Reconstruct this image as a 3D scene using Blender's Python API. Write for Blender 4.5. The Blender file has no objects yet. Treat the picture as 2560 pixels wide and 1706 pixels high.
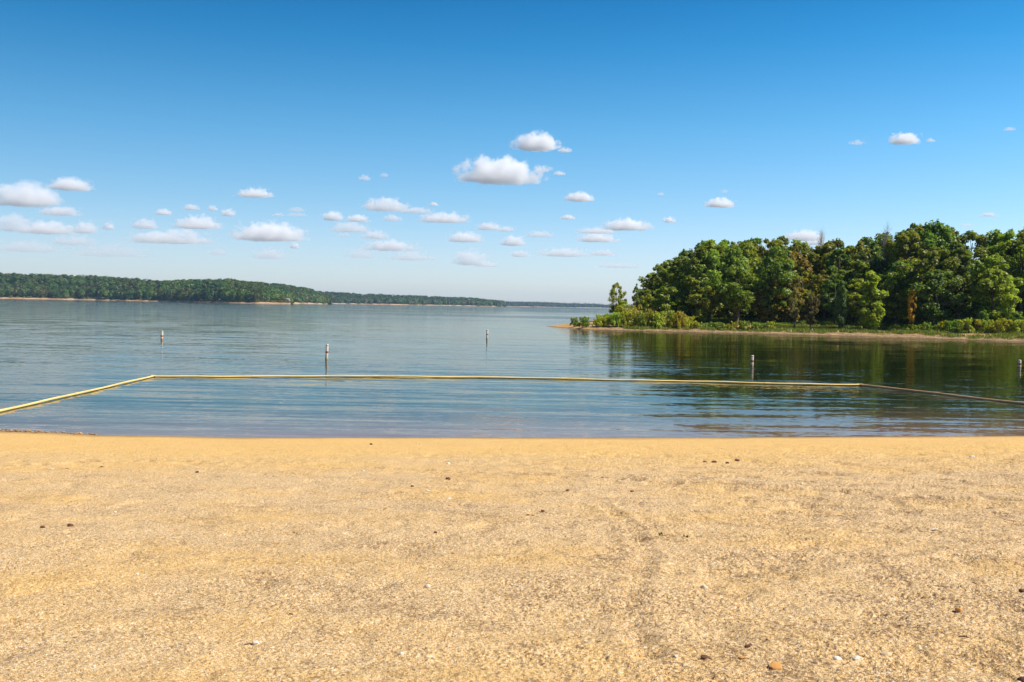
import bpy, math, random
import numpy as np
from mathutils import Matrix, Vector

R = math.radians
C = bpy.context.scene.collection
scene = bpy.context.scene
rng = np.random.default_rng(7)
random.seed(7)

# ------------------------------------------------------------------ camera
EYE = 3.5                       # metres above the lake
FPX = 2560 * 35.0 / 36.0        # focal length in pixels of the 2560 px wide photograph
cam_d = bpy.data.cameras.new('camera')
cam_d.lens = 35.0
cam_d.sensor_width = 36.0
cam_d.clip_start = 0.1
cam_d.clip_end = 90000
cam_d.dof.use_dof = True
cam_d.dof.focus_distance = 60
cam_d.dof.aperture_fstop = 9.0
cam = bpy.data.objects.new('camera', cam_d)
C.objects.link(cam)
CM = Matrix.Translation((0, 0, EYE)) @ Matrix.Rotation(R(90 - 2.02), 4, 'X') @ Matrix.Rotation(R(1.02), 4, 'Z')
cam.matrix_world = CM
scene.camera = cam

# ------------------------------------------------------------------ light
SUN_EL, SUN_AZ = 49.0, -17.0     # azimuth from +X towards +Y
sd = Vector((math.cos(R(SUN_EL)) * math.cos(R(SUN_AZ)), math.cos(R(SUN_EL)) * math.sin(R(SUN_AZ)), math.sin(R(SUN_EL))))
sun_d = bpy.data.lights.new('sun', 'SUN')
sun_d.energy = 5.0
sun_d.angle = R(0.53)
sun_d.color = (1.0, 0.93, 0.81)
sun = bpy.data.objects.new('sun', sun_d)
sun.rotation_euler = sd.to_track_quat('Z', 'Y').to_euler()
C.objects.link(sun)

world = bpy.data.worlds.new('World')
scene.world = world
world.use_nodes = True
nt = world.node_tree
nt.nodes.clear()
wo = nt.nodes.new('ShaderNodeOutputWorld')
bg = nt.nodes.new('ShaderNodeBackground')
sky = nt.nodes.new('ShaderNodeTexSky')
sky.sky_type = 'NISHITA'
sky.sun_disc = False
sky.sun_elevation = R(SUN_EL)
sky.sun_rotation = R(90 - SUN_AZ)
sky.altitude = 200
sky.air_density = 1.0
sky.dust_density = 0.6
sky.ozone_density = 2.0
tc = nt.nodes.new('ShaderNodeTexCoord')
sep = nt.nodes.new('ShaderNodeSeparateXYZ')
ramp = nt.nodes.new('ShaderNodeValToRGB')
els = ramp.color_ramp.elements
SKY_STOPS = [(0.0, (0.84, 0.88, 1.08)), (0.05, (0.72, 0.82, 1.02)), (0.10, (0.54, 0.76, 0.93)), (0.17, (0.33, 0.70, 0.89)), (0.25, (0.12, 0.56, 0.80)), (0.33, (0.02, 0.39, 0.66)), (0.5, (0.05, 0.28, 0.62)), (1.0, (0.15, 0.35, 0.65))]
els[0].position, els[0].color = SKY_STOPS[0][0], (*SKY_STOPS[0][1], 1)
els[1].position, els[1].color = SKY_STOPS[-1][0], (*SKY_STOPS[-1][1], 1)
for p_, c_ in SKY_STOPS[1:-1]:
    e = els.new(p_)
    e.color = (*c_, 1)
mul = nt.nodes.new('ShaderNodeMixRGB')
mul.blend_type = 'MULTIPLY'
mul.inputs[0].default_value = 1.0
bg.inputs['Strength'].default_value = 0.13
L = nt.links.new
L(tc.outputs['Generated'], sep.inputs[0])
L(sep.outputs['Z'], ramp.inputs[0])
L(sky.outputs[0], mul.inputs[1])
L(ramp.outputs[0], mul.inputs[2])
pol = nt.nodes.new('ShaderNodeMapRange')
pol.inputs[1].default_value = -0.6; pol.inputs[2].default_value = 0.6; pol.inputs[3].default_value = 0.72; pol.inputs[4].default_value = 1.16
L(sep.outputs['X'], pol.inputs[0])
mul2 = nt.nodes.new('ShaderNodeMixRGB'); mul2.blend_type = 'MULTIPLY'; mul2.inputs[0].default_value = 1.0
L(mul.outputs[0], mul2.inputs[1]); L(pol.outputs[0], mul2.inputs[2])
L(mul2.outputs[0], bg.inputs['Color'])
L(bg.outputs[0], wo.inputs[0])

scene.view_settings.view_transform = 'Standard'
scene.view_settings.look = 'None'
scene.view_settings.exposure = 0.5
scene.view_settings.gamma = 1.0
scene.cycles.max_bounces = 8
scene.cycles.diffuse_bounces = 3
scene.cycles.glossy_bounces = 3
scene.cycles.transmission_bounces = 3
scene.cycles.volume_bounces = 12
scene.cycles.transparent_max_bounces = 8
scene.cycles.sample_clamp_indirect = 6
scene.cycles.use_denoising = True

# ------------------------------------------------------------------ helpers
def ray(px, py):
    """direction (with y = 1) of the view through a point of the photograph"""
    v = CM.to_3x3() @ Vector(((px - 1280) / FPX, -(py - 853) / FPX, -1))
    return v / v.y

def on_water(px, py, z=0.0):
    v = ray(px, py)
    t = (z - EYE) / v.z
    return Vector((v.x * t, t, z))

def at_depth(px, py, D):
    v = ray(px, py)
    return Vector((v.x * D, D, EYE + v.z * D))

def horizon(px):
    return 742.5 + 0.0178 * px

def mesh_np(name, verts, faces, smooth=False):
    """verts (N,3), faces (M,k) all with the same k"""
    me = bpy.data.meshes.new(name)
    verts = np.asarray(verts, dtype=np.float32)
    faces = np.asarray(faces, dtype=np.int32)
    k = faces.shape[1]
    me.vertices.add(len(verts))
    me.vertices.foreach_set('co', verts.ravel())
    me.loops.add(faces.size)
    me.loops.foreach_set('vertex_index', faces.ravel())
    me.polygons.add(len(faces))
    me.polygons.foreach_set('loop_start', np.arange(0, faces.size, k, dtype=np.int32))
    me.polygons.foreach_set('loop_total', np.full(len(faces), k, dtype=np.int32))
    if smooth:
        me.polygons.foreach_set('use_smooth', np.ones(len(faces), dtype=bool))
    me.update(calc_edges=True)
    return me

def link(name, me, mat=None, parent=None):
    o = bpy.data.objects.new(name, me)
    if mat is not None and me is not None and len(me.materials) == 0:
        me.materials.append(mat)
    C.objects.link(o)
    if parent is not None:
        o.parent = parent
    return o

def empty(name, loc=(0, 0, 0), rz=0.0):
    o = bpy.data.objects.new(name, None)
    o.empty_display_size = 0.2
    o.location = loc
    o.rotation_euler = (0, 0, rz)
    C.objects.link(o)
    return o

def tag(o, label=None, cat=None, group=None, kind=None):
    if label: o['label'] = label
    if cat: o['category'] = cat
    if group: o['group'] = group
    if kind: o['kind'] = kind
    return o

# lattice noise, vectorised
_P = np.random.default_rng(3).random((256, 256)).astype(np.float32)
def vnoise(x, y):
    xi = np.floor(x).astype(np.int64); yi = np.floor(y).astype(np.int64)
    fx = (x - xi).astype(np.float32); fy = (y - yi).astype(np.float32)
    fx = fx * fx * (3 - 2 * fx); fy = fy * fy * (3 - 2 * fy)
    x0 = xi & 255; x1 = (xi + 1) & 255; y0 = yi & 255; y1 = (yi + 1) & 255
    a = _P[x0, y0]; b = _P[x1, y0]; c = _P[x0, y1]; d = _P[x1, y1]
    return (a + (b - a) * fx) * (1 - fy) + (c + (d - c) * fx) * fy - 0.5
def fbm(x, y, o=4, gain=0.5):
    s = 0; a = 1.0
    for i in range(o):
        s = s + a * vnoise(x * 2 ** i + 17.3 * i, y * 2 ** i + 5.1 * i)
        a *= gain
    return s

class NT:
    """small material helper"""
    def __init__(self, name):
        self.m = bpy.data.materials.new(name)
        self.m.use_nodes = True
        self.t = self.m.node_tree
        self.t.nodes.clear()
        self.out = self.t.nodes.new('ShaderNodeOutputMaterial')
    def n(self, typ, **kw):
        nd = self.t.nodes.new(typ)
        for k, v in kw.items():
            if k.startswith('i_'):
                nd.inputs[k[2:].replace('_', ' ')].default_value = v
            else:
                setattr(nd, k, v)
        return nd
    def l(self, a, b): self.t.links.new(a, b)
    def math(self, op, a, b=None, clamp=False):
        nd = self.n('ShaderNodeMath', operation=op, use_clamp=clamp)
        for i, v in enumerate((a, b)):
            if v is None: continue
            if isinstance(v, (int, float)): nd.inputs[i].default_value = v
            else: self.l(v, nd.inputs[i])
        return nd.outputs[0]
    def ramp(self, fac, stops, interp='LINEAR'):
        nd = self.n('ShaderNodeValToRGB')
        cr = nd.color_ramp; cr.interpolation = interp
        cr.elements[0].position, cr.elements[0].color = stops[0][0], (*stops[0][1], 1)
        cr.elements[1].position, cr.elements[1].color = stops[-1][0], (*stops[-1][1], 1)
        for p, c in stops[1:-1]:
            e = cr.elements.new(p); e.color = (*c, 1)
        self.l(fac, nd.inputs[0])
        return nd.outputs[0]
    def mix(self, fac, a, b, typ='MIX'):
        nd = self.n('ShaderNodeMixRGB', blend_type=typ)
        for i, v in zip((0, 1, 2), (fac, a, b)):
            if isinstance(v, (int, float)): nd.inputs[i].default_value = v
            elif isinstance(v, tuple): nd.inputs[i].default_value = (*v, 1)
            else: self.l(v, nd.inputs[i])
        return nd.outputs[0]
    def noise(self, vec, scale, detail=3, rough=0.55):
        nd = self.n('ShaderNodeTexNoise'); nd.inputs['Scale'].default_value = scale
        nd.inputs['Detail'].default_value = detail; nd.inputs['Roughness'].default_value = rough
        if vec is not None: self.l(vec, nd.inputs['Vector'])
        return nd.outputs['Fac']
    def mapping(self, vec, scale=(1, 1, 1), loc=(0, 0, 0), rot=(0, 0, 0)):
        nd = self.n('ShaderNodeMapping')
        nd.inputs['Scale'].default_value = scale; nd.inputs['Location'].default_value = loc; nd.inputs['Rotation'].default_value = rot
        self.l(vec, nd.inputs['Vector'])
        return nd.outputs[0]

def simple_mat(name, col, rough=0.6, var=0.15, scale=8.0, spec=0.3):
    m = NT(name)
    tcn = m.n('ShaderNodeTexCoord')
    f = m.noise(tcn.outputs['Object'], scale, 4)
    c = m.ramp(f, [(0.3, tuple(x * (1 - var) for x in col)), (0.7, tuple(min(1, x * (1 + var)) for x in col))])
    p = m.n('ShaderNodeBsdfPrincipled'); p.inputs['Roughness'].default_value = rough
    p.inputs['Specular IOR Level'].default_value = spec
    m.l(c, p.inputs['Base Color']); m.l(p.outputs[0], m.out.inputs[0])
    return m.m

def leaf_mat(name, trans=0.35, use_obj=True, col=(0.05, 0.08, 0.02), var=0.35, attr=False):
    """foliage: object colour, varied leaf by leaf and limb by limb"""
    m = NT(name)
    geo = m.n('ShaderNodeNewGeometry')
    tcn = m.n('ShaderNodeTexCoord')
    if use_obj:
        oi = m.n('ShaderNodeObjectInfo'); base = oi.outputs['Color']
    else:
        rg = m.n('ShaderNodeRGB'); rg.outputs[0].default_value = (*col, 1); base = rg.outputs[0]
    rnd = geo.outputs['Random Per Island']
    big = m.noise(tcn.outputs['Object'], 0.35 if use_obj else 0.055, 2)
    v = m.math('ADD', m.math('MULTIPLY', rnd, 2 * var), 1 - var)
    v = m.math('MULTIPLY', v, m.math('ADD', m.math('MULTIPLY', big, 0.9), 0.55))
    c = m.mix(1.0, base, v, 'MULTIPLY')
    if attr:
        at_ = m.n('ShaderNodeAttribute', attribute_name='tint'); c = m.mix(1.0, c, at_.outputs['Color'], 'MULTIPLY')
    # some leaves have turned yellow
    hue = m.mix(m.math('MULTIPLY', m.math('GREATER_THAN', m.math('MULTIPLY', rnd, big), 0.40), 0.5), c, (0.16, 0.15, 0.02))
    d = m.n('ShaderNodeBsdfDiffuse'); t = m.n('ShaderNodeBsdfTranslucent')
    g = m.n('ShaderNodeBsdfGlossy'); g.inputs['Roughness'].default_value = 0.5
    m.l(hue, d.inputs[0]); m.l(m.mix(1.0, hue, (1.3, 1.5, 0.6), 'MULTIPLY'), t.inputs[0])
    a = m.n('ShaderNodeMixShader'); a.inputs[0].default_value = trans
    m.l(d.outputs[0], a.inputs[1]); m.l(t.outputs[0], a.inputs[2])
    b = m.n('ShaderNodeMixShader'); b.inputs[0].default_value = 0.035
    m.l(a.outputs[0], b.inputs[1]); m.l(g.outputs[0], b.inputs[2])
    m.l(b.outputs[0], m.out.inputs[0])
    return m.m

# ------------------------------------------------------------------ beach
SHX = [-60, -30, -13.5, -11.8, -10.5, -7, 0, 7, 15, 30, 60]
SHY = [26.5, 26.1, 25.95, 25.75, 25.45, 25.5, 26.35, 27.4, 28.8, 31.5, 36]
def shore_y(x): return np.interp(x, SHX, SHY)

TRACKS = [  # shallow drag marks and wheel ruts, as lines in the photograph carried down to the sand
    [(1300, 1188), (1420, 1192), (1600, 1200), (1800, 1208), (2000, 1222), (2250, 1240), (2560, 1256)],
    [(0, 1166), (150, 1160), (240, 1153), (480, 1154), (700, 1158), (1000, 1172), (1300, 1188)],
    [(1500, 1260), (1580, 1320), (1608, 1390), (1590, 1450), (1570, 1520), (1580, 1590), (1640, 1660)],
    [(60, 1290), (140, 1245), (200, 1190)],
    [(2560, 1340), (2300, 1375), (2080, 1415), (1900, 1460), (1800, 1500)],
    [(1010, 1440), (1090, 1330), (1150, 1200), (1180, 1150)],
]
def base_sand(x, y):
    sy = shore_y(x)
    t = np.clip((sy - y) / 26.0, -3, 3)
    return 1.9 * (0.85 * t + 0.15 * np.sign(t) * t * t) - 0.0
def px_to_sand(px, py):
    z = 0.8
    for _ in range(12):
        p = on_water(px, py, z)
        z = float(base_sand(p.x, p.y))
    return on_water(px, py, z)
track_pts = []
for tr in TRACKS:
    pts = [px_to_sand(*q) for q in tr]
    out = []
    for a, b in zip(pts[:-1], pts[1:]):
        n = max(2, int((b - a).length / 0.08))
        for i in range(n):
            out.append(a.lerp(b, i / n).to_tuple()[:2])
    track_pts.append(np.array(out))

def sand_z(x, y, detail=True):
    x = np.asarray(x, dtype=np.float64); y = np.asarray(y, dtype=np.float64)
    z = base_sand(x, y)
    land = np.clip((shore_y(x) - y) / 1.6, 0, 1)
    dry = np.clip((shore_y(x) - y - 2.0) / 4.0, 0, 1)
    z = z + land * 0.035 * fbm(x * 0.7, y * 0.7, 3)
    if detail:
        side = 0.8 + 0.5 * np.clip((x + 1) / 4, 0, 1)
        pits = fbm(x * 3.1 + 40, y * 2.6, 2)
        z = z - dry * side * 0.085 * np.clip(pits - 0.16, 0, 1)         # scuffs and old footprints
        z = z + (0.25 * land + 0.75 * dry) * side * (0.020 * fbm(x * 5, y * 5, 3) + 0.0125 * (0.7 + 1.2 * np.clip(fbm(x * 1.9 + 7, y * 1.9, 3) + 0.15, 0, 1)) * fbm(x * 40, y * 40 + 9, 2, 0.6))
        for k, tp in enumerate(track_pts):
            lo = tp.min(0) - 0.6; hi = tp.max(0) + 0.6
            m = (x > lo[0]) & (x < hi[0]) & (y > lo[1]) & (y < hi[1])
            if not m.any(): continue
            xs, ys = x[m], y[m]
            best = np.full(xs.shape, 1e9)
            for s in range(0, len(tp), 4):
                best = np.minimum(best, (xs - tp[s, 0]) ** 2 + (ys - tp[s, 1]) ** 2)
            best = np.sqrt(best)
            w, dp = [(0.13, 1.25), (0.10, 1.0), (0.08, 0.85), (0.10, 0.3), (0.09, 0.5), (0.10, 0.22)][k]
            dz = np.zeros_like(z); dz[m] = dp * -0.040 * np.exp(-(best / w) ** 2) + dp * 0.018 * np.exp(-((best - 2.2 * w) / w) ** 2)
            z = z + dz
    return z

def beach_mesh():
    ts = np.concatenate([-0.56 - np.linspace(0.45, 0.0, 60)[:-1], np.linspace(-0.56, 0.56, 1250), 0.56 + np.linspace(0, 0.45, 60)[1:]])
    s_out = np.linspace(0, 1, 22)[1:] ** 1.6
    inv = np.linspace(1 / 3.2, 1 / 36.0, 1300)
    ys = np.concatenate([np.array([-40, -25, -14, -8, -4, -1, 0.5, 1.6, 2.5]), 1 / inv, np.array([40, 50, 70])])
    rows = []
    for y in ys:
        w = max(y, 3.2)
        c = ts * w
        l = -1.01 * w - s_out * (90 - 1.01 * w)
        r = 1.01 * w + s_out * (90 - 1.01 * w)
        rows.append(np.concatenate([l[::-1], c, r]))
    X = np.array(rows); Y = np.repeat(ys[:, None], X.shape[1], 1)
    Z = sand_z(X, Y)
    Z = np.maximum(Z, -3.0)
    n, m = X.shape
    idx = np.arange(n * m).reshape(n, m)
    f = np.stack([idx[:-1, :-1], idx[:-1, 1:], idx[1:, 1:], idx[1:, :-1]], -1).reshape(-1, 4)
    me = mesh_np('beach', np.stack([X, Y, Z], -1).reshape(-1, 3), f, True)
    G = np.zeros(X.size, dtype=np.float32); xf, yf = X.ravel(), Y.ravel()
    for k, tp in enumerate(track_pts):   # darker along the drag marks and beside the ruts
        lo = tp.min(0) - 0.6; hi = tp.max(0) + 0.6
        q = np.where((xf > lo[0]) & (xf < hi[0]) & (yf > lo[1]) & (yf < hi[1]))[0]
        best = np.full(q.shape, 1e9)
        for s in range(0, len(tp), 3):
            best = np.minimum(best, (xf[q] - tp[s, 0]) ** 2 + (yf[q] - tp[s, 1]) ** 2)
        best = np.sqrt(best)
        wk = [1.0, 0.8, 0.0, 0.0, 0.0, 0.0][k]
        gg = wk * np.exp(-(best / 0.11) ** 2)
        if k in (2, 4): gg = gg + 0.28 * np.exp(-((best - 0.15) / 0.05) ** 2)
        G[q] = np.maximum(G[q], gg)
    at = me.attributes.new('groove', 'FLOAT', 'POINT'); at.data.foreach_set('value', G)
    return me

def sand_material(name, near=True):
    m = NT(name)
    tcn = m.n('ShaderNodeTexCoord'); P = tcn.outputs['Object']
    vor = m.n('ShaderNodeTexVoronoi'); vor.inputs['Scale'].default_value = 120.0 if near else 3.0
    m.l(P, vor.inputs['Vector'])
    sp = m.n('ShaderNodeSeparateXYZ'); m.l(vor.outputs['Color'], sp.inputs[0])
    grain = m.ramp(sp.outputs[0], [(0.0, (0.07, 0.035, 0.015)), (0.12, (0.17, 0.09, 0.04)), (0.22, (0.56, 0.335, 0.12)),
                                   (0.55, (0.79, 0.50, 0.20)), (0.74, (0.89, 0.62, 0.305)), (0.86, (0.98, 0.77, 0.50)), (1.0, (1.0, 0.9, 0.70))])
    fine = m.noise(P, 420 if near else 12, 2)
    col = m.mix(0.35, grain, m.ramp(fine, [(0.3, (0.24, 0.13, 0.055)), (0.5, (0.75, 0.475, 0.18)), (0.7, (0.88, 0.67, 0.38))]))
    # patches: fine ochre silt among coarse pale grit
    patch = m.noise(m.mapping(P, (0.55, 0.8, 1)), 0.9, 4)
    col = m.mix(m.math('MULTIPLY', m.math('SUBTRACT', patch, 0.46, True), 2.2, True), col, (0.78, 0.47, 0.13))
    if near:
        grit = m.noise(P, 38, 4, 0.7); area = m.noise(P, 1.7, 4, 0.6)  # dark speckle: grit tones plus shade between grains painted into the colour
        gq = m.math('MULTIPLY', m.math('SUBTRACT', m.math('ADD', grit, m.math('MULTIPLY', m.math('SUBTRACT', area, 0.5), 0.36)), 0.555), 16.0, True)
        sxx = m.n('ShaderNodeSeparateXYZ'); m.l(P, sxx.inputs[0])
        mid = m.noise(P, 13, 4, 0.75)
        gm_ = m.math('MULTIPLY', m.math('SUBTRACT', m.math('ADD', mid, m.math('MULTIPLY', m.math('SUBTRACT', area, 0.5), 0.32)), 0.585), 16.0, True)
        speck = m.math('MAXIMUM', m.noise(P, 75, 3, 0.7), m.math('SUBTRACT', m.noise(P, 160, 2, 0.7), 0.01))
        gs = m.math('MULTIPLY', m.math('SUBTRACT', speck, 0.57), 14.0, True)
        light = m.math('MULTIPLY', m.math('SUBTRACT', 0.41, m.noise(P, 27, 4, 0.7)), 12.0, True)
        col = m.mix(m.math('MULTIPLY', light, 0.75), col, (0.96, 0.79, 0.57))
        col = m.mix(m.math('MULTIPLY', gs, 0.66), col, (0.20, 0.11, 0.05))  # fine dark specks, grain shadows put into the colour too
        east = m.n('ShaderNodeMapRange'); east.inputs[1].default_value = -4; east.inputs[2].default_value = 7; east.inputs[3].default_value = 0.55; east.inputs[4].default_value = 0.95; m.l(sxx.outputs[0], east.inputs[0])  # stronger to the right: more dark grains and more painted grain shadow
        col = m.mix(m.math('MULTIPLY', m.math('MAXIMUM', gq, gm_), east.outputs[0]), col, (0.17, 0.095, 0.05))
        ga = m.n('ShaderNodeAttribute', attribute_name='groove')
        gk = m.math('MULTIPLY', ga.outputs['Fac'], m.math('MULTIPLY', m.math('SUBTRACT', m.noise(P, 9, 5, 0.75), 0.36), 6.0, True), True)
        col = m.mix(m.math('MULTIPLY', gk, 0.75), col, (0.17, 0.10, 0.055))
    if near:
        # damp band of finer, more ochre sand near the water, wet rim at the edge
        sx = m.n('ShaderNodeSeparateXYZ'); m.l(P, sx.inputs[0])
        wob = m.math('MULTIPLY', m.math('SUBTRACT', m.noise(m.mapping(P, (0.12, 0.5, 1)), 1.0, 3), 0.5), 0.35)
        zz = m.math('ADD', sx.outputs[2], wob)
        damp = m.n('ShaderNodeMapRange'); damp.inputs[1].default_value = 0.62; damp.inputs[2].default_value = 0.30
        damp.inputs[3].default_value = 0; damp.inputs[4].default_value = 0.75; m.l(zz, damp.inputs[0])
        col = m.mix(damp.outputs[0], col, m.mix(0.35, (0.75, 0.43, 0.075), grain))
        wet = m.n('ShaderNodeMapRange'); wet.inputs[1].default_value = 0.05; wet.inputs[2].default_value = 0.0
        wet.inputs[3].default_value = 0; wet.inputs[4].default_value = 0.8; m.l(sx.outputs[2], wet.inputs[0])
        col = m.mix(wet.outputs[0], col, (0.16, 0.085, 0.035))
    p = m.n('ShaderNodeBsdfPrincipled'); p.inputs['Roughness'].default_value = 0.85; p.inputs['Specular IOR Level'].default_value = 0.2
    m.l(col, p.inputs['Base Color'])
    h = m.math('SUBTRACT', 1.0, vor.outputs['Distance'])
    h = m.math('ADD', m.math('MULTIPLY', h, m.math('ADD', sp.outputs[1], 0.3)), m.math('MULTIPLY', fine, 0.6))
    h = m.math('ADD', h, m.math('MULTIPLY', m.noise(P, 32, 3), 2.2))
    b = m.n('ShaderNodeBump'); b.inputs['Strength'].default_value = 1.0; b.inputs['Distance'].default_value = 0.0065 if near else 0.2
    m.l(h, b.inputs['Height']); m.l(b.outputs[0], p.inputs['Normal'])
    m.l(p.outputs[0], m.out.inputs[0])
    return m.m

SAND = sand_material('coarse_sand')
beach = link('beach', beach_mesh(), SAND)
tag(beach, 'coarse tan sand beach sloping down to the lake', None, None, 'structure')

# ------------------------------------------------------------------ lake
def water_material():
    m = NT('lake_water')
    tcn = m.n('ShaderNodeTexCoord'); P = tcn.outputs['Object']
    sx = m.n('ShaderNodeSeparateXYZ'); m.l(P, sx.inputs[0])
    # wind: ruffled streaks and glassy lanes
    lanes = m.noise(m.mapping(P, (0.0016, 0.0085, 1), (0.3, 0.9, 0)), 1.0, 4, 0.6)
    lane = m.n('ShaderNodeMapRange'); lane.inputs[1].default_value = 0.40; lane.inputs[2].default_value = 0.62
    lane.inputs[3].default_value = 0.3; lane.inputs[4].default_value = 1.7; m.l(lanes, lane.inputs[0])
    gust = m.noise(m.mapping(P, (0.035, 0.12, 1)), 1.0, 6, 0.65)
    gst = m.n('ShaderNodeMapRange'); gst.inputs[1].default_value = 0.35; gst.inputs[2].default_value = 0.7
    gst.inputs[3].default_value = 0.5; gst.inputs[4].default_value = 1.25; m.l(gust, gst.inputs[0])
    amp = m.math('MULTIPLY', lane.outputs[0], gst.outputs[0])
    dist = m.n('ShaderNodeMapRange'); dist.inputs[1].default_value = 45.0; dist.inputs[2].default_value = 450.0; dist.inputs[3].default_value = 0.75; dist.inputs[4].default_value = 3.6; m.l(sx.outputs[1], dist.inputs[0])
    amp = m.math('MULTIPLY', amp, dist.outputs[0])
    # one long dark ruffled lane across the open water
    ly = m.math('ABSOLUTE', m.math('SUBTRACT', m.math('ADD', sx.outputs[1], m.math('MULTIPLY', m.math('SUBTRACT', m.noise(m.mapping(P, (0.01, 0.03, 1)), 1.0, 4), 0.5), 130.0)), 318.0))
    lz = m.math('SUBTRACT', 1.0, m.math('DIVIDE', ly, 46.0), True)
    lx = m.n('ShaderNodeMapRange'); lx.inputs[1].default_value = -55.0; lx.inputs[2].default_value = 0.0; m.l(sx.outputs[0], lx.inputs[0])
    ln_ = m.math('MULTIPLY', m.math('MULTIPLY', lz, 3.0, True), lx.outputs[0])
    # waves
    east = m.n('ShaderNodeMapRange'); east.inputs[1].default_value = 2.0; east.inputs[2].default_value = 14.0
    east.inputs[3].default_value = 0.8; east.inputs[4].default_value = 1.25; m.l(sx.outputs[0], east.inputs[0])
    def slopes(vec_scale, rot, detail, amount, mod=None, offs=0.0):
        nd = m.n('ShaderNodeTexNoise'); nd.inputs['Scale'].default_value = 1.0; nd.inputs['Detail'].default_value = detail; nd.inputs['Roughness'].default_value = 0.6
        m.l(m.mapping(P, vec_scale, (offs, offs * 0.7, 0), (0, 0, R(rot))), nd.inputs['Vector'])
        sb = m.n('ShaderNodeVectorMath', operation='SUBTRACT'); m.l(nd.outputs['Color'], sb.inputs[0]); sb.inputs[1].default_value = (0.5, 0.5, 0.5)
        ml = m.n('ShaderNodeVectorMath', operation='MULTIPLY'); m.l(sb.outputs[0], ml.inputs[0]); ml.inputs[1].default_value = (amount * 0.35, amount, 0)
        if mod is None: return ml.outputs[0]
        sl = m.n('ShaderNodeVectorMath', operation='SCALE'); m.l(ml.outputs[0], sl.inputs[0]); m.l(mod, sl.inputs['Scale'])
        return sl.outputs[0]
    def vadd(a, b):
        v_ = m.n('ShaderNodeVectorMath', operation='ADD'); m.l(a, v_.inputs[0])
        if isinstance(b, tuple): v_.inputs[1].default_value = b
        else: m.l(b, v_.inputs[1])
        return v_.outputs[0]
    fm_ = m.math('ADD', m.math('MULTIPLY', amp, east.outputs[0]), m.math('MULTIPLY', ln_, 4.5))
    tot = vadd(slopes((0.11, 1.25, 1), 3, 2, 0.125), vadd(slopes((0.65, 3.2, 1), -4, 3, 0.13, fm_, 11), slopes((3.5, 9.0, 1), 6, 2, 0.12, fm_, 23)))
    nn = m.n('ShaderNodeVectorMath', operation='NORMALIZE'); m.l(vadd(tot, (0, 0, 1)), nn.inputs[0])
    # depth: brown shallows over the sand, then green-blue deep water
    wob = m.math('MULTIPLY', m.math('SUBTRACT', m.noise(m.mapping(P, (0.1, 0.5, 1)), 1.0, 3), 0.5), 3.0)
    yy = m.math('ADD', m.math('SUBTRACT', sx.outputs[1], m.math('MULTIPLY', sx.outputs[0], 0.14)), wob)
    dep = m.n('ShaderNodeMapRange'); dep.inputs[1].default_value = 26.0; dep.inputs[2].default_value = 52.0; m.l(yy, dep.inputs[0])
    col = m.ramp(dep.outputs[0], [(0.0, (0.24, 0.14, 0.10)), (0.16, (0.12, 0.085, 0.06)), (0.36, (0.024, 0.034, 0.022)), (1.0, (0.003, 0.009, 0.004))])
    body = m.n('ShaderNodeBsdfDiffuse'); m.l(col, body.inputs['Color'])
    gl = m.n('ShaderNodeBsdfGlossy'); gl.inputs['Color'].default_value = (0.83, 0.83, 0.77, 1); gl.inputs['Roughness'].default_value = 0.035
    m.l(nn.outputs[0], gl.inputs['Normal'])
    fr = m.n('ShaderNodeFresnel'); fr.inputs['IOR'].default_value = 1.33; m.l(nn.outputs[0], fr.inputs['Normal'])
    ms = m.n('ShaderNodeMixShader'); m.l(m.math('MULTIPLY', fr.outputs[0], 0.96), ms.inputs[0])
    m.l(body.outputs[0], ms.inputs[1]); m.l(gl.outputs[0], ms.inputs[2])
    m.l(ms.outputs[0], m.out.inputs[0])
    return m.m
WX, WY0, WY1 = 6400, -60, 6900
lake = link('lake_water', mesh_np('lake_water', [(-WX, 20, 0), (WX, 20, 0), (WX, WY1, 0), (-WX, WY1, 0)], [(0, 1, 2, 3)]), water_material())
tag(lake, 'calm blue green lake water with soft ripples', None, None, 'structure')
lakebed = link('ground', mesh_np('ground', [(-WX, WY0, -3.2), (WX, WY0, -3.2), (WX, WY1, -3.2), (-WX, WY1, -3.2)], [(0, 1, 2, 3)]), sand_material('lake_bed', False))
tag(lakebed, 'sandy ground under the lake', None, None, 'structure')

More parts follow.
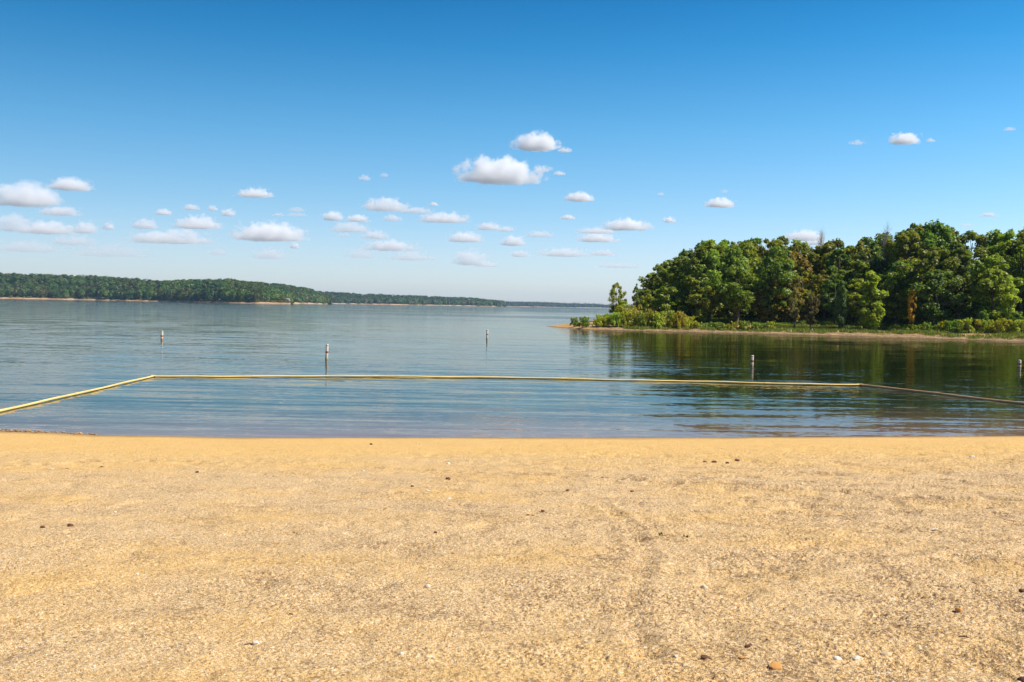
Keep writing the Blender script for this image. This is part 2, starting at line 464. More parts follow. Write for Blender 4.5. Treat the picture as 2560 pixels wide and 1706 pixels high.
# ------------------------------------------------------------------ headland on the right
HS = [(1364, 815.7), (1420, 820.5), (1470, 824.5), (1581, 826.7), (1802, 831.8), (2060, 838.5), (2283, 844.7), (2560, 854.8)]
HP = [on_water(a, b) for a, b in HS]
HP = [(p.x, p.y) for p in HP] + [(86, 112), (112, 92), (150, 80), (200, 74)]
HX = [p[0] for p in HP]; HY = [p[1] for p in HP]
HN = [(HX[0], HY[0]), (9, 186), (14, 193), (24, 203), (40, 222), (70, 250), (120, 270), (200, 280)]
def head_front(x): return np.interp(x, HX, HY)
def head_back(x): return np.interp(x, [p[0] for p in HN], [p[1] for p in HN])
def head_z(x, y):
    """height of the headland: gravel bank, low terrace, then the wooded rise"""
    x = np.asarray(x, float); y = np.asarray(y, float)
    wob = 1.3 * fbm(x * 0.12, y * 0.12, 3)
    d = np.minimum(y - head_front(x), head_back(x) - y) + wob * np.clip((x - 12) / 10, 0, 1)
    d = np.where(x < HX[0], -np.abs(x - HX[0]) * 0.5 - 0.2, d)
    tip = np.clip((x - HX[0]) / 9.0, 0, 1)
    z = np.where(d < 0, d * 0.22, (0.085 * np.minimum(d, 6) + 0.062 * np.clip(d - 6, 0, 11)) * (0.35 + 0.65 * tip))
    rise = np.clip((x - 20) / 45, 0, 1) * np.clip((y - head_front(x) - 18) / 50, 0, 1)
    z = z + 6.0 * rise + np.where(d > 0, 0.10 * fbm(x * 0.6, y * 0.6, 3), 0)
    return z
def headland_mesh():
    xs = np.concatenate([np.linspace(2, 75, 290), np.linspace(76, 200, 60)])
    vs = []
    for x in xs:
        f = float(head_front(max(x, HX[0]))); b = float(head_back(max(x, HX[0])))
        ys = np.concatenate([np.linspace(f - 5, f + 14, 60), np.linspace(f + 15, max(b, f + 20) + 6, 60)])
        vs.append(np.stack([np.full(120, x), ys], -1))
    V = np.array(vs)
    Z = np.maximum(head_z(V[..., 0], V[..., 1]), -3)
    n, m = Z.shape
    idx = np.arange(n * m).reshape(n, m)
    f = np.stack([idx[:-1, :-1], idx[1:, :-1], idx[1:, 1:], idx[:-1, 1:]], -1).reshape(-1, 4)
    return mesh_np('headland', np.concatenate([V, Z[..., None]], -1).reshape(-1, 3), f, True)
def bank_material():
    m = NT('gravel_bank')
    tcn = m.n('ShaderNodeTexCoord'); P = tcn.outputs['Object']
    sx = m.n('ShaderNodeSeparateXYZ'); m.l(P, sx.inputs[0])
    vor = m.n('ShaderNodeTexVoronoi'); vor.inputs['Scale'].default_value = 3.2; m.l(m.mapping(P, (1, 1.5, 1)), vor.inputs['Vector'])
    sp = m.n('ShaderNodeSeparateXYZ'); m.l(vor.outputs['Color'], sp.inputs[0])
    gravel = m.ramp(sp.outputs[0], [(0, (0.12, 0.07, 0.04)), (0.4, (0.26, 0.155, 0.06)), (0.8, (0.38, 0.235, 0.095)), (1, (0.52, 0.38, 0.23))])
    clay = m.ramp(m.noise(P, 0.7, 4), [(0.35, (0.42, 0.215, 0.085)), (0.65, (0.50, 0.30, 0.14))])
    f = m.n('ShaderNodeMapRange'); f.inputs[1].default_value = 0.30; f.inputs[2].default_value = 0.5
    m.l(m.math('ADD', sx.outputs[2], m.math('MULTIPLY', m.math('SUBTRACT', m.noise(P, 0.5, 3), 0.5), 0.5)), f.inputs[0])
    col = m.mix(f.outputs[0], gravel, clay)
    tp = m.n('ShaderNodeMapRange'); tp.inputs[1].default_value = 14.0; tp.inputs[2].default_value = 8.5
    m.l(sx.outputs[0], tp.inputs[0])
    col = m.mix(tp.outputs[0], col, (0.52, 0.30, 0.09))
    soil = m.n('ShaderNodeMapRange'); soil.inputs[1].default_value = 1.05; soil.inputs[2].default_value = 1.4
    m.l(m.math('ADD', sx.outputs[2], m.math('MULTIPLY', m.math('SUBTRACT', m.noise(P, 0.3, 3), 0.5), 0.5)), soil.inputs[0])
    col = m.mix(soil.outputs[0], col, (0.07, 0.075, 0.025))
    wet = m.n('ShaderNodeMapRange'); wet.inputs[1].default_value = 0.09; wet.inputs[2].default_value = 0.0
    m.l(sx.outputs[2], wet.inputs[0])
    col = m.mix(m.math('MULTIPLY', wet.outputs[0], 0.7), col, (0.13, 0.085, 0.04))
    p = m.n('ShaderNodeBsdfPrincipled'); p.inputs['Roughness'].default_value = 0.9
    m.l(col, p.inputs['Base Color'])
    b = m.n('ShaderNodeBump'); b.inputs['Distance'].default_value = 0.15; m.l(m.math('ADD', sp.outputs[1], m.noise(P, 6, 3)), b.inputs['Height'])
    m.l(b.outputs[0], p.inputs['Normal']); m.l(p.outputs[0], m.out.inputs[0])
    return m.m
BANK = bank_material()
headland = link('headland', headland_mesh(), BANK)
tag(headland, 'low wooded headland with a sandy gravel bank', None, None, 'structure')

# ------------------------------------------------------------------ foliage builders
def leaf_quads(g, cen, rad, n, size, up=0.35, shell=0.5, sq=(1, 1, 1), nw=0.8):
    """n leaf clumps round every centre; returns (verts, faces)"""
    cen = np.asarray(cen, float); rad = np.asarray(rad, float)
    K = len(cen)
    d = g.normal(size=(K, n, 3)); d /= np.linalg.norm(d, axis=2, keepdims=True)
    r = (shell + (1 - shell) * g.random((K, n, 1))) ** 0.8
    p = cen[:, None] + d * r * rad[:, None, None] * np.array(sq)
    p = p.reshape(-1, 3); d = d.reshape(-1, 3)
    nrm = nw * d + g.normal(size=d.shape) * 0.55 + np.array([0, 0, up])
    nrm /= np.linalg.norm(nrm, axis=1, keepdims=True)
    a = np.cross(nrm, g.normal(size=d.shape)); a /= np.linalg.norm(a, axis=1, keepdims=True)
    b = np.cross(nrm, a)
    s = size * (0.55 + 0.9 * g.random((len(p), 1)))
    a = a * s; b = b * s * (0.45 + 0.4 * g.random((len(p), 1)))
    bend = nrm * s * 0.25
    v = np.stack([p - a - bend, p - b * 0.9, p + a - bend, p + b * 1.1], 1).reshape(-1, 3)
    f = np.arange(len(v)).reshape(-1, 4)
    return v, f

def tube(path, radii, n=6):
    """tapered tube along a path; returns verts, quads"""
    path = np.asarray(path, float)
    V, F = [], []
    for i, p in enumerate(path):
        t = path[min(i + 1, len(path) - 1)] - path[max(i - 1, 0)]
        t = t / (np.linalg.norm(t) + 1e-9)
        ref = np.array([1.0, 0, 0]) if abs(t[2]) > 0.8 else np.array([0, 0, 1.0])
        u = np.cross(t, ref); u /= np.linalg.norm(u); w = np.cross(t, u)
        for k in range(n):
            an = 2 * math.pi * k / n
            V.append(p + radii[i] * (math.cos(an) * u + math.sin(an) * w))
    for i in range(len(path) - 1):
        for k in range(n):
            F.append((i * n + k, i * n + (k + 1) % n, (i + 1) * n + (k + 1) % n, (i + 1) * n + k))
    F.append((0, 0, 0, 0)); F.pop()
    return np.array(V), np.array(F)

def merge(parts):
    V, F, o = [], [], 0
    for v, f in parts:
        V.append(v); F.append(np.asarray(f) + o); o += len(v)
    return np.concatenate(V), np.concatenate(F)

def limb(g, a, b, r0, r1, wig=0.12, n=5, sides=5):
    a = np.array(a, float); b = np.array(b, float)
    L_ = np.linalg.norm(b - a)
    pts = [a + (b - a) * t + (g.normal(size=3) * wig * L_ * 0.35 * math.sin(math.pi * t) if 0 < t < 1 else 0) for t in np.linspace(0, 1, n)]
    return tube(pts, np.linspace(r0, r1, n), sides)

def tree_proto(seed, H=12.0, W=4.0, low=0.18, lobes=64, nq=130, size=0.20, conic=0.0, sparse=1.0, lob=1.08):
    g = np.random.default_rng(seed)
    zc = H * (1 + low) / 2; hz = H * (1 - low) / 2
    cen, rad = [], []
    lean = g.normal(size=2) * 0.03
    while len(cen) < lobes:
        u = g.uniform(-1, 1); th = g.uniform(0, 2 * math.pi)
        env = math.sqrt(max(0.0, 1 - abs(u) ** 2.4)) * (1 - conic * (u + 1) / 2)
        rr = g.uniform(0.35, 1.0) ** 0.6 * env * (0.78 + 0.34 * math.sin(3 * th + seed) * math.cos(2.3 * u + seed))
        c = np.array([W * rr * math.cos(th), W * rr * math.sin(th), zc + u * hz * 0.93])
        c[:2] += lean * c[2]
        cen.append(c); rad.append(lob * g.uniform(0.55, 1.15) * (0.75 if u > 0.6 else 1))
    parts = [leaf_quads(g, cen, rad, int(nq * sparse), size, up=0.75, shell=0.25, sq=(1.08, 1.08, 0.80))]
    # stray sprays beyond the crown
    k = lobes // 2
    far = [c + (np.array(c) - np.array([0, 0, zc])) * g.uniform(0.04, 0.15) for c in [cen[i] for i in g.integers(0, lobes, k)]]
    parts.append(leaf_quads(g, far, g.uniform(0.3, 0.6, k), 22, size, shell=0.1))
    cv, cf = merge(parts)
    crown = mesh_np('crown', cv, cf)
    r0 = 0.022 * H
    top = np.array([lean[0] * H, lean[1] * H, H * 0.86])
    tr = [limb(g, (0, 0, -0.4), top, r0, r0 * 0.2, 0.05, 9, 8)]
    for i in g.choice(lobes, min(14, lobes), replace=False):
        c = cen[i]; zb = max(H * low * 0.8, c[2] - g.uniform(1.0, 3.5))
        t = zb / H
        base = np.array([top[0] * t, top[1] * t, zb])
        tr.append(limb(g, base, c, r0 * 0.38 * (1.1 - t), r0 * 0.06, 0.15, 5, 5))
    tv, tf = merge(tr)
    return crown, mesh_np('trunk', tv, tf, True)

def bare_proto(seed, H=11.0):
    g = np.random.default_rng(seed)
    tr = [limb(g, (0, 0, -0.3), (0.3, 0, H), 0.16, 0.02, 0.05, 9, 7)]
    tw = []
    for i in range(30):
        zb = g.uniform(0.32, 0.95) * H; th = g.uniform(0, 6.28)
        ln = (1.15 - zb / H) * H * 0.42 * g.uniform(0.6, 1.1)
        e = np.array([math.cos(th) * ln * 0.6, math.sin(th) * ln * 0.6, zb + ln * 0.75])
        b0 = np.array([0.3 * zb / H, 0, zb])
        tw.append(limb(g, b0, e, 0.055, 0.014, 0.15, 5, 4))
        for j in range(9):
            t = g.uniform(0.3, 1.0); s = b0 + (e - b0) * t
            d = g.normal(size=3) * 0.5 + np.array([0, 0, 0.55]); d += (e - b0) / np.linalg.norm(e - b0) * 0.5
            e2 = s + d * g.uniform(0.5, 1.3)
            tw.append(limb(g, s, e2, 0.02, 0.008, 0.2, 3, 3))
            for q in range(3):
                e3 = e2 + g.normal(size=3) * 0.35 + np.array([0, 0, 0.2])
                tw.append(limb(g, e2, e3, 0.010, 0.005, 0.1, 3, 3))
    tv, tf = merge(tr); bv, bf = merge(tw)
    return mesh_np('branches', bv, bf), mesh_np('trunk', tv, tf, True)

def bush_proto(seed, W=1.5, H=2.0, n=26, nq=70, size=0.13, sprig=20):
    g = np.random.default_rng(seed)
    cen, rad = [], []
    for _ in range(n):
        th = g.uniform(0, 6.28); rr = math.sqrt(g.random()) * W
        top = H * (0.45 + 0.55 * math.sqrt(max(0, 1 - (rr / W) ** 2))) * g.uniform(0.75, 1.0)
        cen.append((rr * math.cos(th), rr * math.sin(th), g.uniform(0.35, 0.92) * top)); rad.append(g.uniform(0.22, 0.42) * H * 0.6)
    parts = [leaf_quads(g, cen, rad, nq, size, shell=0.15, up=0.5)]
    st = []
    tips = []
    for _ in range(sprig):
        th = g.uniform(0, 6.28); rr = math.sqrt(g.random()) * W * 0.85
        e = np.array([rr * math.cos(th), rr * math.sin(th), H * g.uniform(0.75, 1.12)])
        st.append(limb(g, (rr * 0.3 * math.cos(th), rr * 0.3 * math.sin(th), -0.1), e, 0.025, 0.008, 0.12, 4, 4))
        tips.append(e)
    parts.append(leaf_quads(g, tips, np.full(len(tips), 0.16 * H), 22, size, shell=0.1))
    fv, ff = merge(parts); sv, sf = merge(st)
    return mesh_np('foliage', fv, ff), mesh_np('stems', sv, sf)

LEAF = leaf_mat('tree_leaves', 0.45)
BUSHLEAF = leaf_mat('shrub_leaves', 0.4, var=0.3)
BARK = simple_mat('bark', (0.11, 0.085, 0.06), 0.9, 0.4, 3)
GREY = simple_mat('dead_wood', (0.24, 0.21, 0.18), 0.9, 0.25, 3)
PALE = simple_mat('pale_bark', (0.42, 0.39, 0.34), 0.9, 0.3, 3)

PROTOS = {
    'round': [tree_proto(11 + i, 12, 4.0, 0.16, 66) for i in range(5)],
    'tall': [tree_proto(31 + i, 12, 3.0, 0.12, 56, lob=0.95) for i in range(4)],
    'airy': [tree_proto(51 + i, 12, 3.3, 0.22, 46, nq=80, lob=0.85) for i in range(3)],
    'small': [tree_proto(71 + i, 12, 3.4, 0.10, 46, nq=90, size=0.32, lob=1.1) for i in range(2)],
    'high': [tree_proto(61 + i, 12, 3.9, 0.30, 62) for i in range(2)],
    'cone': [tree_proto(81 + i, 12, 3.3, 0.04, 64, conic=0.45, size=0.26) for i in range(2)],
}
BARE = [bare_proto(91), bare_proto(92)]
for k_, lst in PROTOS.items():
    for cm, tm in lst:
        cm.materials.append(LEAF); tm.materials.append(BARK)
for bm_, tm in BARE:
    bm_.materials.append(GREY); tm.materials.append(GREY)

def put_tree(name, kind, x, y, z, h, wscale, col, label, cat='tree', group=None, seed=0, trunk_mat=None):
    lst = BARE if kind == 'bare' else PROTOS[kind]
    cm, tm = lst[seed % len(lst)]
    base = 11.0 if kind == 'bare' else 12.0
    r = empty(name, (x, y, z), random.uniform(0, 6.28))
    s = h / base
    r.scale = (s * wscale, s * wscale, s)
    tag(r, label, cat, group)
    t = bpy.data.objects.new('trunk', tm); C.objects.link(t); t.parent = r
    c = bpy.data.objects.new('branches' if kind == 'bare' else 'crown', cm); C.objects.link(c); c.parent = r
    c.color = (*col, 1)
    if trunk_mat:
        t.material_slots[0].link = 'OBJECT'; t.material_slots[0].material = trunk_mat
    return r

# skyline of the wood in the photograph
PROF_X = [1560, 1600, 1620, 1640, 1660, 1690, 1720, 1750, 1790, 1850, 1880, 1945, 1970, 1990, 2010, 2050, 2100, 2150, 2185, 2230, 2270, 2330, 2390, 2420, 2450, 2500, 2540, 2600, 2800, 3200]
PROF_Y = [772, 742, 705, 657, 652, 648, 622, 603, 595, 605, 592, 590, 598, 594, 602, 612, 592, 598, 584, 586, 558, 551, 560, 576, 562, 569, 562, 566, 560, 580]
ORD = ['first', 'second', 'third', 'fourth', 'fifth', 'sixth', 'seventh', 'eighth', 'ninth', 'tenth', 'eleventh', 'twelfth', 'thirteenth', 'fourteenth', 'fifteenth', 'sixteenth', 'seventeenth', 'eighteenth', 'nineteenth', 'twentieth', 'twenty-first', 'twenty-second', 'twenty-third', 'twenty-fourth', 'twenty-fifth', 'twenty-sixth', 'twenty-seventh', 'twenty-eighth', 'twenty-ninth', 'thirtieth']
G_OAK = (0.170, 0.220, 0.020); G_MID = (0.265, 0.315, 0.024); G_YEL = (0.29, 0.32, 0.024)
G_BLUE = (0.130, 0.195, 0.028); G_BRN = (0.26, 0.185, 0.028); G_OLV = (0.235, 0.23, 0.022)
CNAME = {G_OAK: 'dark green', G_MID: 'mid green', G_YEL: 'bright yellow green', G_BLUE: 'deep blue green', G_BRN: 'brownish', G_OLV: 'olive'}
KNAME = {'round': 'broad-crowned', 'tall': 'tall slim', 'airy': 'loose airy', 'small': 'small', 'cone': 'cone-shaped', 'high': 'high-crowned'}

def proj_px(x, y, z):
    v = CM.inverted() @ Vector((x, y, z))
    return 1280 + FPX * v.x / -v.z, 853 - FPX * v.y / -v.z

WOOD = 'trees of the wood on the right headland'
rows = [(11.5, 5.0, 0.62, 'front row'), (17.0, 5.2, 0.76, 'second row'), (24, 5.2, 0.90, 'third row'), (31, 4.6, 0.97, 'fourth row'), (37, 4.4, 0.99, 'fifth row'), (43, 4.4, 1.0, 'skyline row')]
for ri, (off, step, frac, rname) in enumerate(rows):
    x = 21.5 + ri * 1.2
    k = 0
    while x < (74 if ri < 3 else 86):
        xx = x + random.uniform(-1.2, 1.2)
        yy = float(head_front(xx)) + off + 6.5 * min(1, max(0, (xx - 32) / 10)) + random.uniform(-2.2, 2.2)
        zz = float(head_z(xx, yy))
        px, py = proj_px(xx, yy, zz + 5)
        P = np.interp(px, PROF_X, PROF_Y)
        ztop = at_depth(px, P, yy).z
        fr = frac * (random.uniform(0.86, 1.02) if ri < 3 else random.uniform(0.95, 1.02))
        if ri < 3 and 1640 < px < 1900: fr = min(1.0, fr * 1.18)
        h = (ztop - zz) * fr
        x += step * random.uniform(0.8, 1.25)
        if h < 3.2: continue
        u = random.random()
        if px < 1850: cols = [G_OAK, G_MID, G_MID, G_MID, G_OAK]
        elif px < 2080: cols = [G_BRN, G_OLV, G_OAK, G_MID, G_OLV]
        else: cols = [G_OAK, G_OAK, G_BLUE, G_MID, G_OLV, G_BLUE]
        col = random.choice(cols)
        kind = random.choice(['round', 'round', 'tall', 'airy', 'round']) if ri else random.choice(['tall', 'round', 'cone', 'airy'])
        if 1780 < px < 1900 and ri < 2: kind = 'high'
        if h < 7: kind = 'small'
        jit = [c * random.uniform(0.85, 1.18) for c in col]
        lab = '%s %s tree, %s from the point in the wood\'s %s' % (CNAME[col], KNAME[kind], ORD[k % 30], rname)
        put_tree('broadleaf_tree', kind, xx, yy, zz - 0.1, h, random.uniform(0.98, 1.22) * (12 / max(h, 8)) ** 0.35, jit, lab, 'tree', WOOD, random.randrange(99))
        k += 1

def tree_px(name, kind, px, pbase, ptop, col, label, cat='tree', wpx=None, seed=0, extra=None, D=None, trunk_mat=None, group=None):
    """a tree known by where its foot and top stand in the photograph"""
    if D is None:
        z = 0.8
        for _ in range(8):
            p = on_water(px, pbase, z); z = float(head_z(p.x, p.y))
            z = min(z, 2.6)
        D = p.y
    D = float(D)
    p = at_depth(px, pbase, D)
    z = float(head_z(p.x, D))
    t = at_depth(px, ptop, D)
    h = t.z - z
    w0 = {'round': 8.6, 'tall': 6.6, 'airy': 7.2, 'small': 7.6, 'cone': 7.2, 'bare': 6.0, 'high': 8.4}[kind] * h / (11 if kind == 'bare' else 12)
    ws = 1.0 if wpx is None else (wpx / FPX * D) / w0
    return put_tree(name, kind, p.x, D, z - 0.05, h, ws, [c * 1.7 for c in col], label, cat, group, seed, trunk_mat)

tree_px('broadleaf_tree', 'round', 1541, 800, 707, (0.19, 0.19, 0.016), 'small yellow green tree standing alone by the sandy point', wpx=50, seed=1, D=172)
tree_px('broadleaf_tree', 'airy', 1556, 800, 752, G_YEL, 'low bushy tree at the foot of the lone yellow green tree', wpx=48, seed=1, D=170)
tree_px('broadleaf_tree', 'airy', 1592, 800, 708, (0.095, 0.125, 0.02), 'thin leaning tree with open crown left of the wood', wpx=34, seed=2, D=171)
tree_px('broadleaf_tree', 'airy', 1618, 805, 722, (0.19, 0.19, 0.016), 'yellowing small tree against the left end of the wood', wpx=44, seed=1, D=169)
tree_px('broadleaf_tree', 'tall', 1655, 806, 736, (0.15, 0.085, 0.025), 'slender russet tree in front of the left end of the wood', wpx=22, seed=0, D=166)
tree_px('broadleaf_tree', 'airy', 1692, 808, 745, G_OLV, 'young olive tree before the dark trunks at the left of the wood', wpx=30, seed=0, D=165)
tree_px('broadleaf_tree', 'high', 1775, 812, 628, (0.15, 0.205, 0.022), 'big yellow green tree rising from the left part of the wood', wpx=125, seed=0, D=166)
tree_px('broadleaf_tree', 'high', 1838, 812, 622, (0.14, 0.19, 0.024), 'big yellow green tree over bare trunks, right of the largest yellow one', wpx=105, seed=1, D=167)
tree_px('broadleaf_tree', 'round', 1925, 812, 618, (0.11, 0.15, 0.016), 'large fresh green round tree in the left centre of the wood', wpx=125, seed=2, D=166)
tree_px('broadleaf_tree', 'cone', 2178, 822, 680, (0.21, 0.24, 0.014), 'bright lime green cone-shaped tree in front of the dark wood', wpx=92, seed=0, D=152)
tree_px('broadleaf_tree', 'cone', 2100, 820, 700, (0.075, 0.11, 0.018), 'narrow green conical tree left of the bright lime green one', wpx=42, seed=1, D=153)
tree_px('broadleaf_tree', 'airy', 2278, 812, 722, (0.42, 0.22, 0.010), 'small orange autumn tree in front of the dark wood', wpx=28, seed=1, D=149.5)
tree_px('broadleaf_tree', 'airy', 1985, 815, 690, (0.14, 0.12, 0.02), 'yellow leaved slim tree near the middle of the wood edge', wpx=44, seed=0, D=156)
tree_px('broadleaf_tree', 'round', 2025, 818, 735, (0.10, 0.075, 0.025), 'low brownish tree at the middle of the wood edge', wpx=54, seed=3, D=155)
tree_px('broadleaf_tree', 'airy', 2520, 815, 700, G_YEL, 'fresh green loose tree at the right edge of the photo', wpx=56, seed=2, D=146)
tree_px('broadleaf_tree', 'small', 2460, 822, 775, (0.13, 0.19, 0.02), 'knee of bright green sapling before the right of the wood', wpx=34, seed=0, D=144)
tree_px('broadleaf_tree', 'small', 2540, 825, 775, (0.14, 0.19, 0.02), 'bright green sapling by the right edge of the photo', wpx=44, seed=1, D=142)
tree_px('bare_tree', 'bare', 2048, 812, 583, (0.2, 0.2, 0.2), 'grey leafless tree top showing above the middle of the wood', seed=0, D=193, wpx=36)
tree_px('bare_tree', 'bare', 2212, 812, 590, (0.2, 0.2, 0.2), 'leafless grey tree above the bright lime green tree', seed=1, D=168, wpx=64)
tree_px('bare_tree', 'bare', 2245, 812, 600, (0.2, 0.2, 0.2), 'leafless grey tree, right one of the two behind the lime tree', seed=0, D=170, wpx=50)

# shrubs along the bank
SHRUB = [bush_proto(201 + i, 1.6, 2.0) for i in range(4)] + [bush_proto(221 + i, 1.2, 1.2, 18, 60, 0.11, 16) for i in range(3)]
for fm, sm in SHRUB:
    fm.materials.append(BUSHLEAF); sm.materials.append(BARK)
def put_shrub(x, y, h, w, col, label, group, k):
    fm, sm = SHRUB[k]
    base = 2.0 if k < 4 else 1.2; bw = 3.2 if k < 4 else 2.4
    r = empty('shrub', (x, y, float(head_z(x, y)) - 0.03), random.uniform(0, 6.28))
    r.scale = (w / bw, w / bw, h / base)
    tag(r, label, 'shrub', group)
    s = bpy.data.objects.new('stems', sm); C.objects.link(s); s.parent = r
    f = bpy.data.objects.new('foliage', fm); C.objects.link(f); f.parent = r
    f.color = (*col, 1)
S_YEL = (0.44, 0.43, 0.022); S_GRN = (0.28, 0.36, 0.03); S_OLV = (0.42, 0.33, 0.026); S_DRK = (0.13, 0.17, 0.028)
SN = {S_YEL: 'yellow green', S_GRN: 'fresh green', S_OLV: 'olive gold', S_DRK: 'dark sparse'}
def shrub_run(px0, px1, dpx, off, top, cols, wmul, where, group):
    """shrubs between two columns of the photo, off metres behind the waterline, tops at photo rows top(px)"""
    px = px0; n = 0
    while px < px1:
        q = px + random.uniform(-0.3, 0.3) * dpx
        sh = on_water(q, float(np.interp(q, [a for a, b in HS], [b for a, b in HS])))
        D = sh.y + off + random.uniform(-1, 1)
        x = ray(q, 810).x * D
        z = float(head_z(x, D))
        pt = top(q) + random.uniform(-3, 7)
        h = at_depth(q, pt, D).z - z
        px += dpx * random.uniform(0.8, 1.2)
        if h < 0.35: continue
        col = random.choice(cols)
        put_shrub(x, D, h, max(1.1, dpx / FPX * D * wmul * random.uniform(0.9, 1.3)), [c * random.uniform(0.85, 1.15) for c in col],
                  '%s shrub, %s from the left %s' % (SN[col], ORD[n % 30], where), group, random.randrange(4) if h > 1.3 else 4 + random.randrange(3))
        n += 1
shrub_run(1432, 1480, 20, 3.5, lambda q: 797, [S_GRN, S_DRK], 1.0, 'on the bare sandy point', 'sparse shrubs on the sandy point')
shrub_run(1490, 1740, 17, 5.0, lambda q: np.interp(q, [1490, 1540, 1600, 1660, 1700, 1740], [793, 785, 780, 781, 787, 802]), [S_YEL, S_OLV, S_GRN, S_YEL], 1.8, 'in the front of the willow thicket', 'willow thicket left of the wood')
shrub_run(1500, 1730, 18, 10.0, lambda q: np.interp(q, [1500, 1540, 1600, 1660, 1700, 1740], [791, 781, 778, 780, 786, 796]), [S_YEL, S_OLV, S_GRN, S_YEL], 1.8, 'in the back of the willow thicket', 'willow thicket left of the wood')
shrub_run(1565, 1730, 26, 13.0, lambda q: np.interp(q, [1565, 1620, 1730], [770, 766, 772]), [S_OLV, S_DRK, S_OLV], 1.6, 'of the russet brush behind the thicket', 'russet brush behind the thicket')
shrub_run(1750, 1930, 17, 4.5, lambda q: 806, [S_GRN, S_YEL], 1.4, 'on the bank below the tall trunks', 'low shrubs below the trunks')
shrub_run(1940, 2200, 22, 12.0, lambda q: 811, [S_GRN, S_GRN, S_YEL], 1.2, 'of the low scrub at mid bank', 'low scrub on the middle of the bank')
shrub_run(2240, 2700, 20, 8.0, lambda q: np.interp(q, [2200, 2330, 2400, 2560], [817, 809, 805, 799]), [S_YEL, S_GRN, S_YEL], 1.5, 'along the right end of the bank', 'bright shrubs on the right of the bank')
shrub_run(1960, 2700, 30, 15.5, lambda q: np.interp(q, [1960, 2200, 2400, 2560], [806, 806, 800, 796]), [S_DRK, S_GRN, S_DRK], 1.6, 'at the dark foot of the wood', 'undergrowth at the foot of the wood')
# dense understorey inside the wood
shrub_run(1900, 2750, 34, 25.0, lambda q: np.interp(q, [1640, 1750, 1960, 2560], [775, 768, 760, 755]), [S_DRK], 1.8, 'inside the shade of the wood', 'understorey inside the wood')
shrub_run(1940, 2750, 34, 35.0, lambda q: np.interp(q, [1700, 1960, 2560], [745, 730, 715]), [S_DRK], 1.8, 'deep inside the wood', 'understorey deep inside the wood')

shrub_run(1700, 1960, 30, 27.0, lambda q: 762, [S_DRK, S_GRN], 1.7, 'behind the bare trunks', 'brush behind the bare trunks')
# weeds and grass on the bank
def tufts(name, xs, ys, zs, hs, ws, nblade, seed):
    g = np.random.default_rng(seed)
    K = len(xs); n = nblade
    bx = xs[:, None] + g.normal(size=(K, n)) * ws[:, None] * 0.5
    by = ys[:, None] + g.normal(size=(K, n)) * ws[:, None] * 0.5
    bz = np.repeat(zs[:, None], n, 1)
    h = hs[:, None] * g.uniform(0.4, 1.1, (K, n)); th = g.uniform(0, 6.28, (K, n)); wd = h * 0.17 + 0.003
    lx = g.normal(size=(K, n)) * h * 0.35; ly = g.normal(size=(K, n)) * h * 0.35
    dx = np.cos(th) * wd; dy = np.sin(th) * wd
    v = np.stack([np.stack([bx - dx * .4, by - dy * .4, bz - 0.03], -1), np.stack([bx + dx * .4, by + dy * .4, bz - 0.03], -1),
                  np.stack([bx + lx * .5 + dx, by + ly * .5 + dy, bz + h * 0.6], -1), np.stack([bx + lx, by + ly, bz + h], -1)], 2).reshape(-1, 3)
    return mesh_np(name, v, np.arange(len(v)).reshape(-1, 4))
g = np.random.default_rng(5)
N = 3600
wx = g.uniform(18, 80, N); wd_ = 1.6 + g.random(N) ** 0.8 * 15
keep = fbm(wx * 0.22, wd_ * 0.35, 2) > -0.16 + 0.24 * (wd_ < 2.4)
wx, wd_ = wx[keep], wd_[keep]
wy = head_front(wx) + wd_
weeds = link('bank_weeds', tufts('bank_weeds', wx, wy, head_z(wx, wy), 0.22 + 0.35 * g.random(len(wx)), np.full(len(wx), 0.5), 22, 6),
             leaf_mat('weed_leaves', 0.35, False, (0.19, 0.22, 0.03), 0.35))
tag(weeds, 'patchy green weeds growing on the gravel bank', 'weeds', None, 'stuff')
N = 5200
wx = g.uniform(22, 80, N); wd_ = 16 + g.random(N) * 18 - 6 * (wx < 34)
wy = head_front(wx) + wd_
grass = link('grass', tufts('grass', wx, wy, head_z(wx, wy), 0.3 + 0.35 * g.random(N), np.full(N, 0.6), 18, 8),
             leaf_mat('grass_blades', 0.35, False, (0.16, 0.21, 0.025), 0.3))
tag(grass, 'green grass under the trees of the headland', 'grass', None, 'stuff')

# driftwood log on the bank
WOODM = simple_mat('weathered_wood', (0.42, 0.36, 0.29), 0.9, 0.25, 2)
lp = px_to = on_water(1962, 811, 1.0)
g = np.random.default_rng(14)
r = empty('driftwood_log', (lp.x, lp.y, float(head_z(lp.x, lp.y))))
tag(r, 'pale weathered driftwood log lying on the bank below the wood', 'driftwood')
v, f = limb(g, (-0.55, -0.4, 0.12), (0.75, 0.5, 0.62), 0.2, 0.11, 0.06, 7, 9)
link('log', mesh_np('log', v, f, True), WOODM, r)
v, f = merge([limb(g, (0.2, 0.1, 0.4), (0.5, -0.3, 0.85), 0.07, 0.02, 0.1, 4, 6), limb(g, (0.6, 0.4, 0.55), (1.2, 0.9, 0.8), 0.06, 0.02, 0.1, 4, 6)])
link('branch_stub', mesh_np('branch_stub', v, f, True), WOODM, r)
r2 = empty('driftwood_log', (lp.x - 1.7, lp.y - 1.2, float(head_z(lp.x - 1.7, lp.y - 1.2))))
tag(r2, 'thin grey branch lying on clay just left of the pale log', 'driftwood')
v, f = limb(g, (-0.9, 0, 0.08), (0.9, 0.1, 0.14), 0.09, 0.04, 0.1, 6, 7)
link('log', mesh_np('log', v, f, True), WOODM, r2)

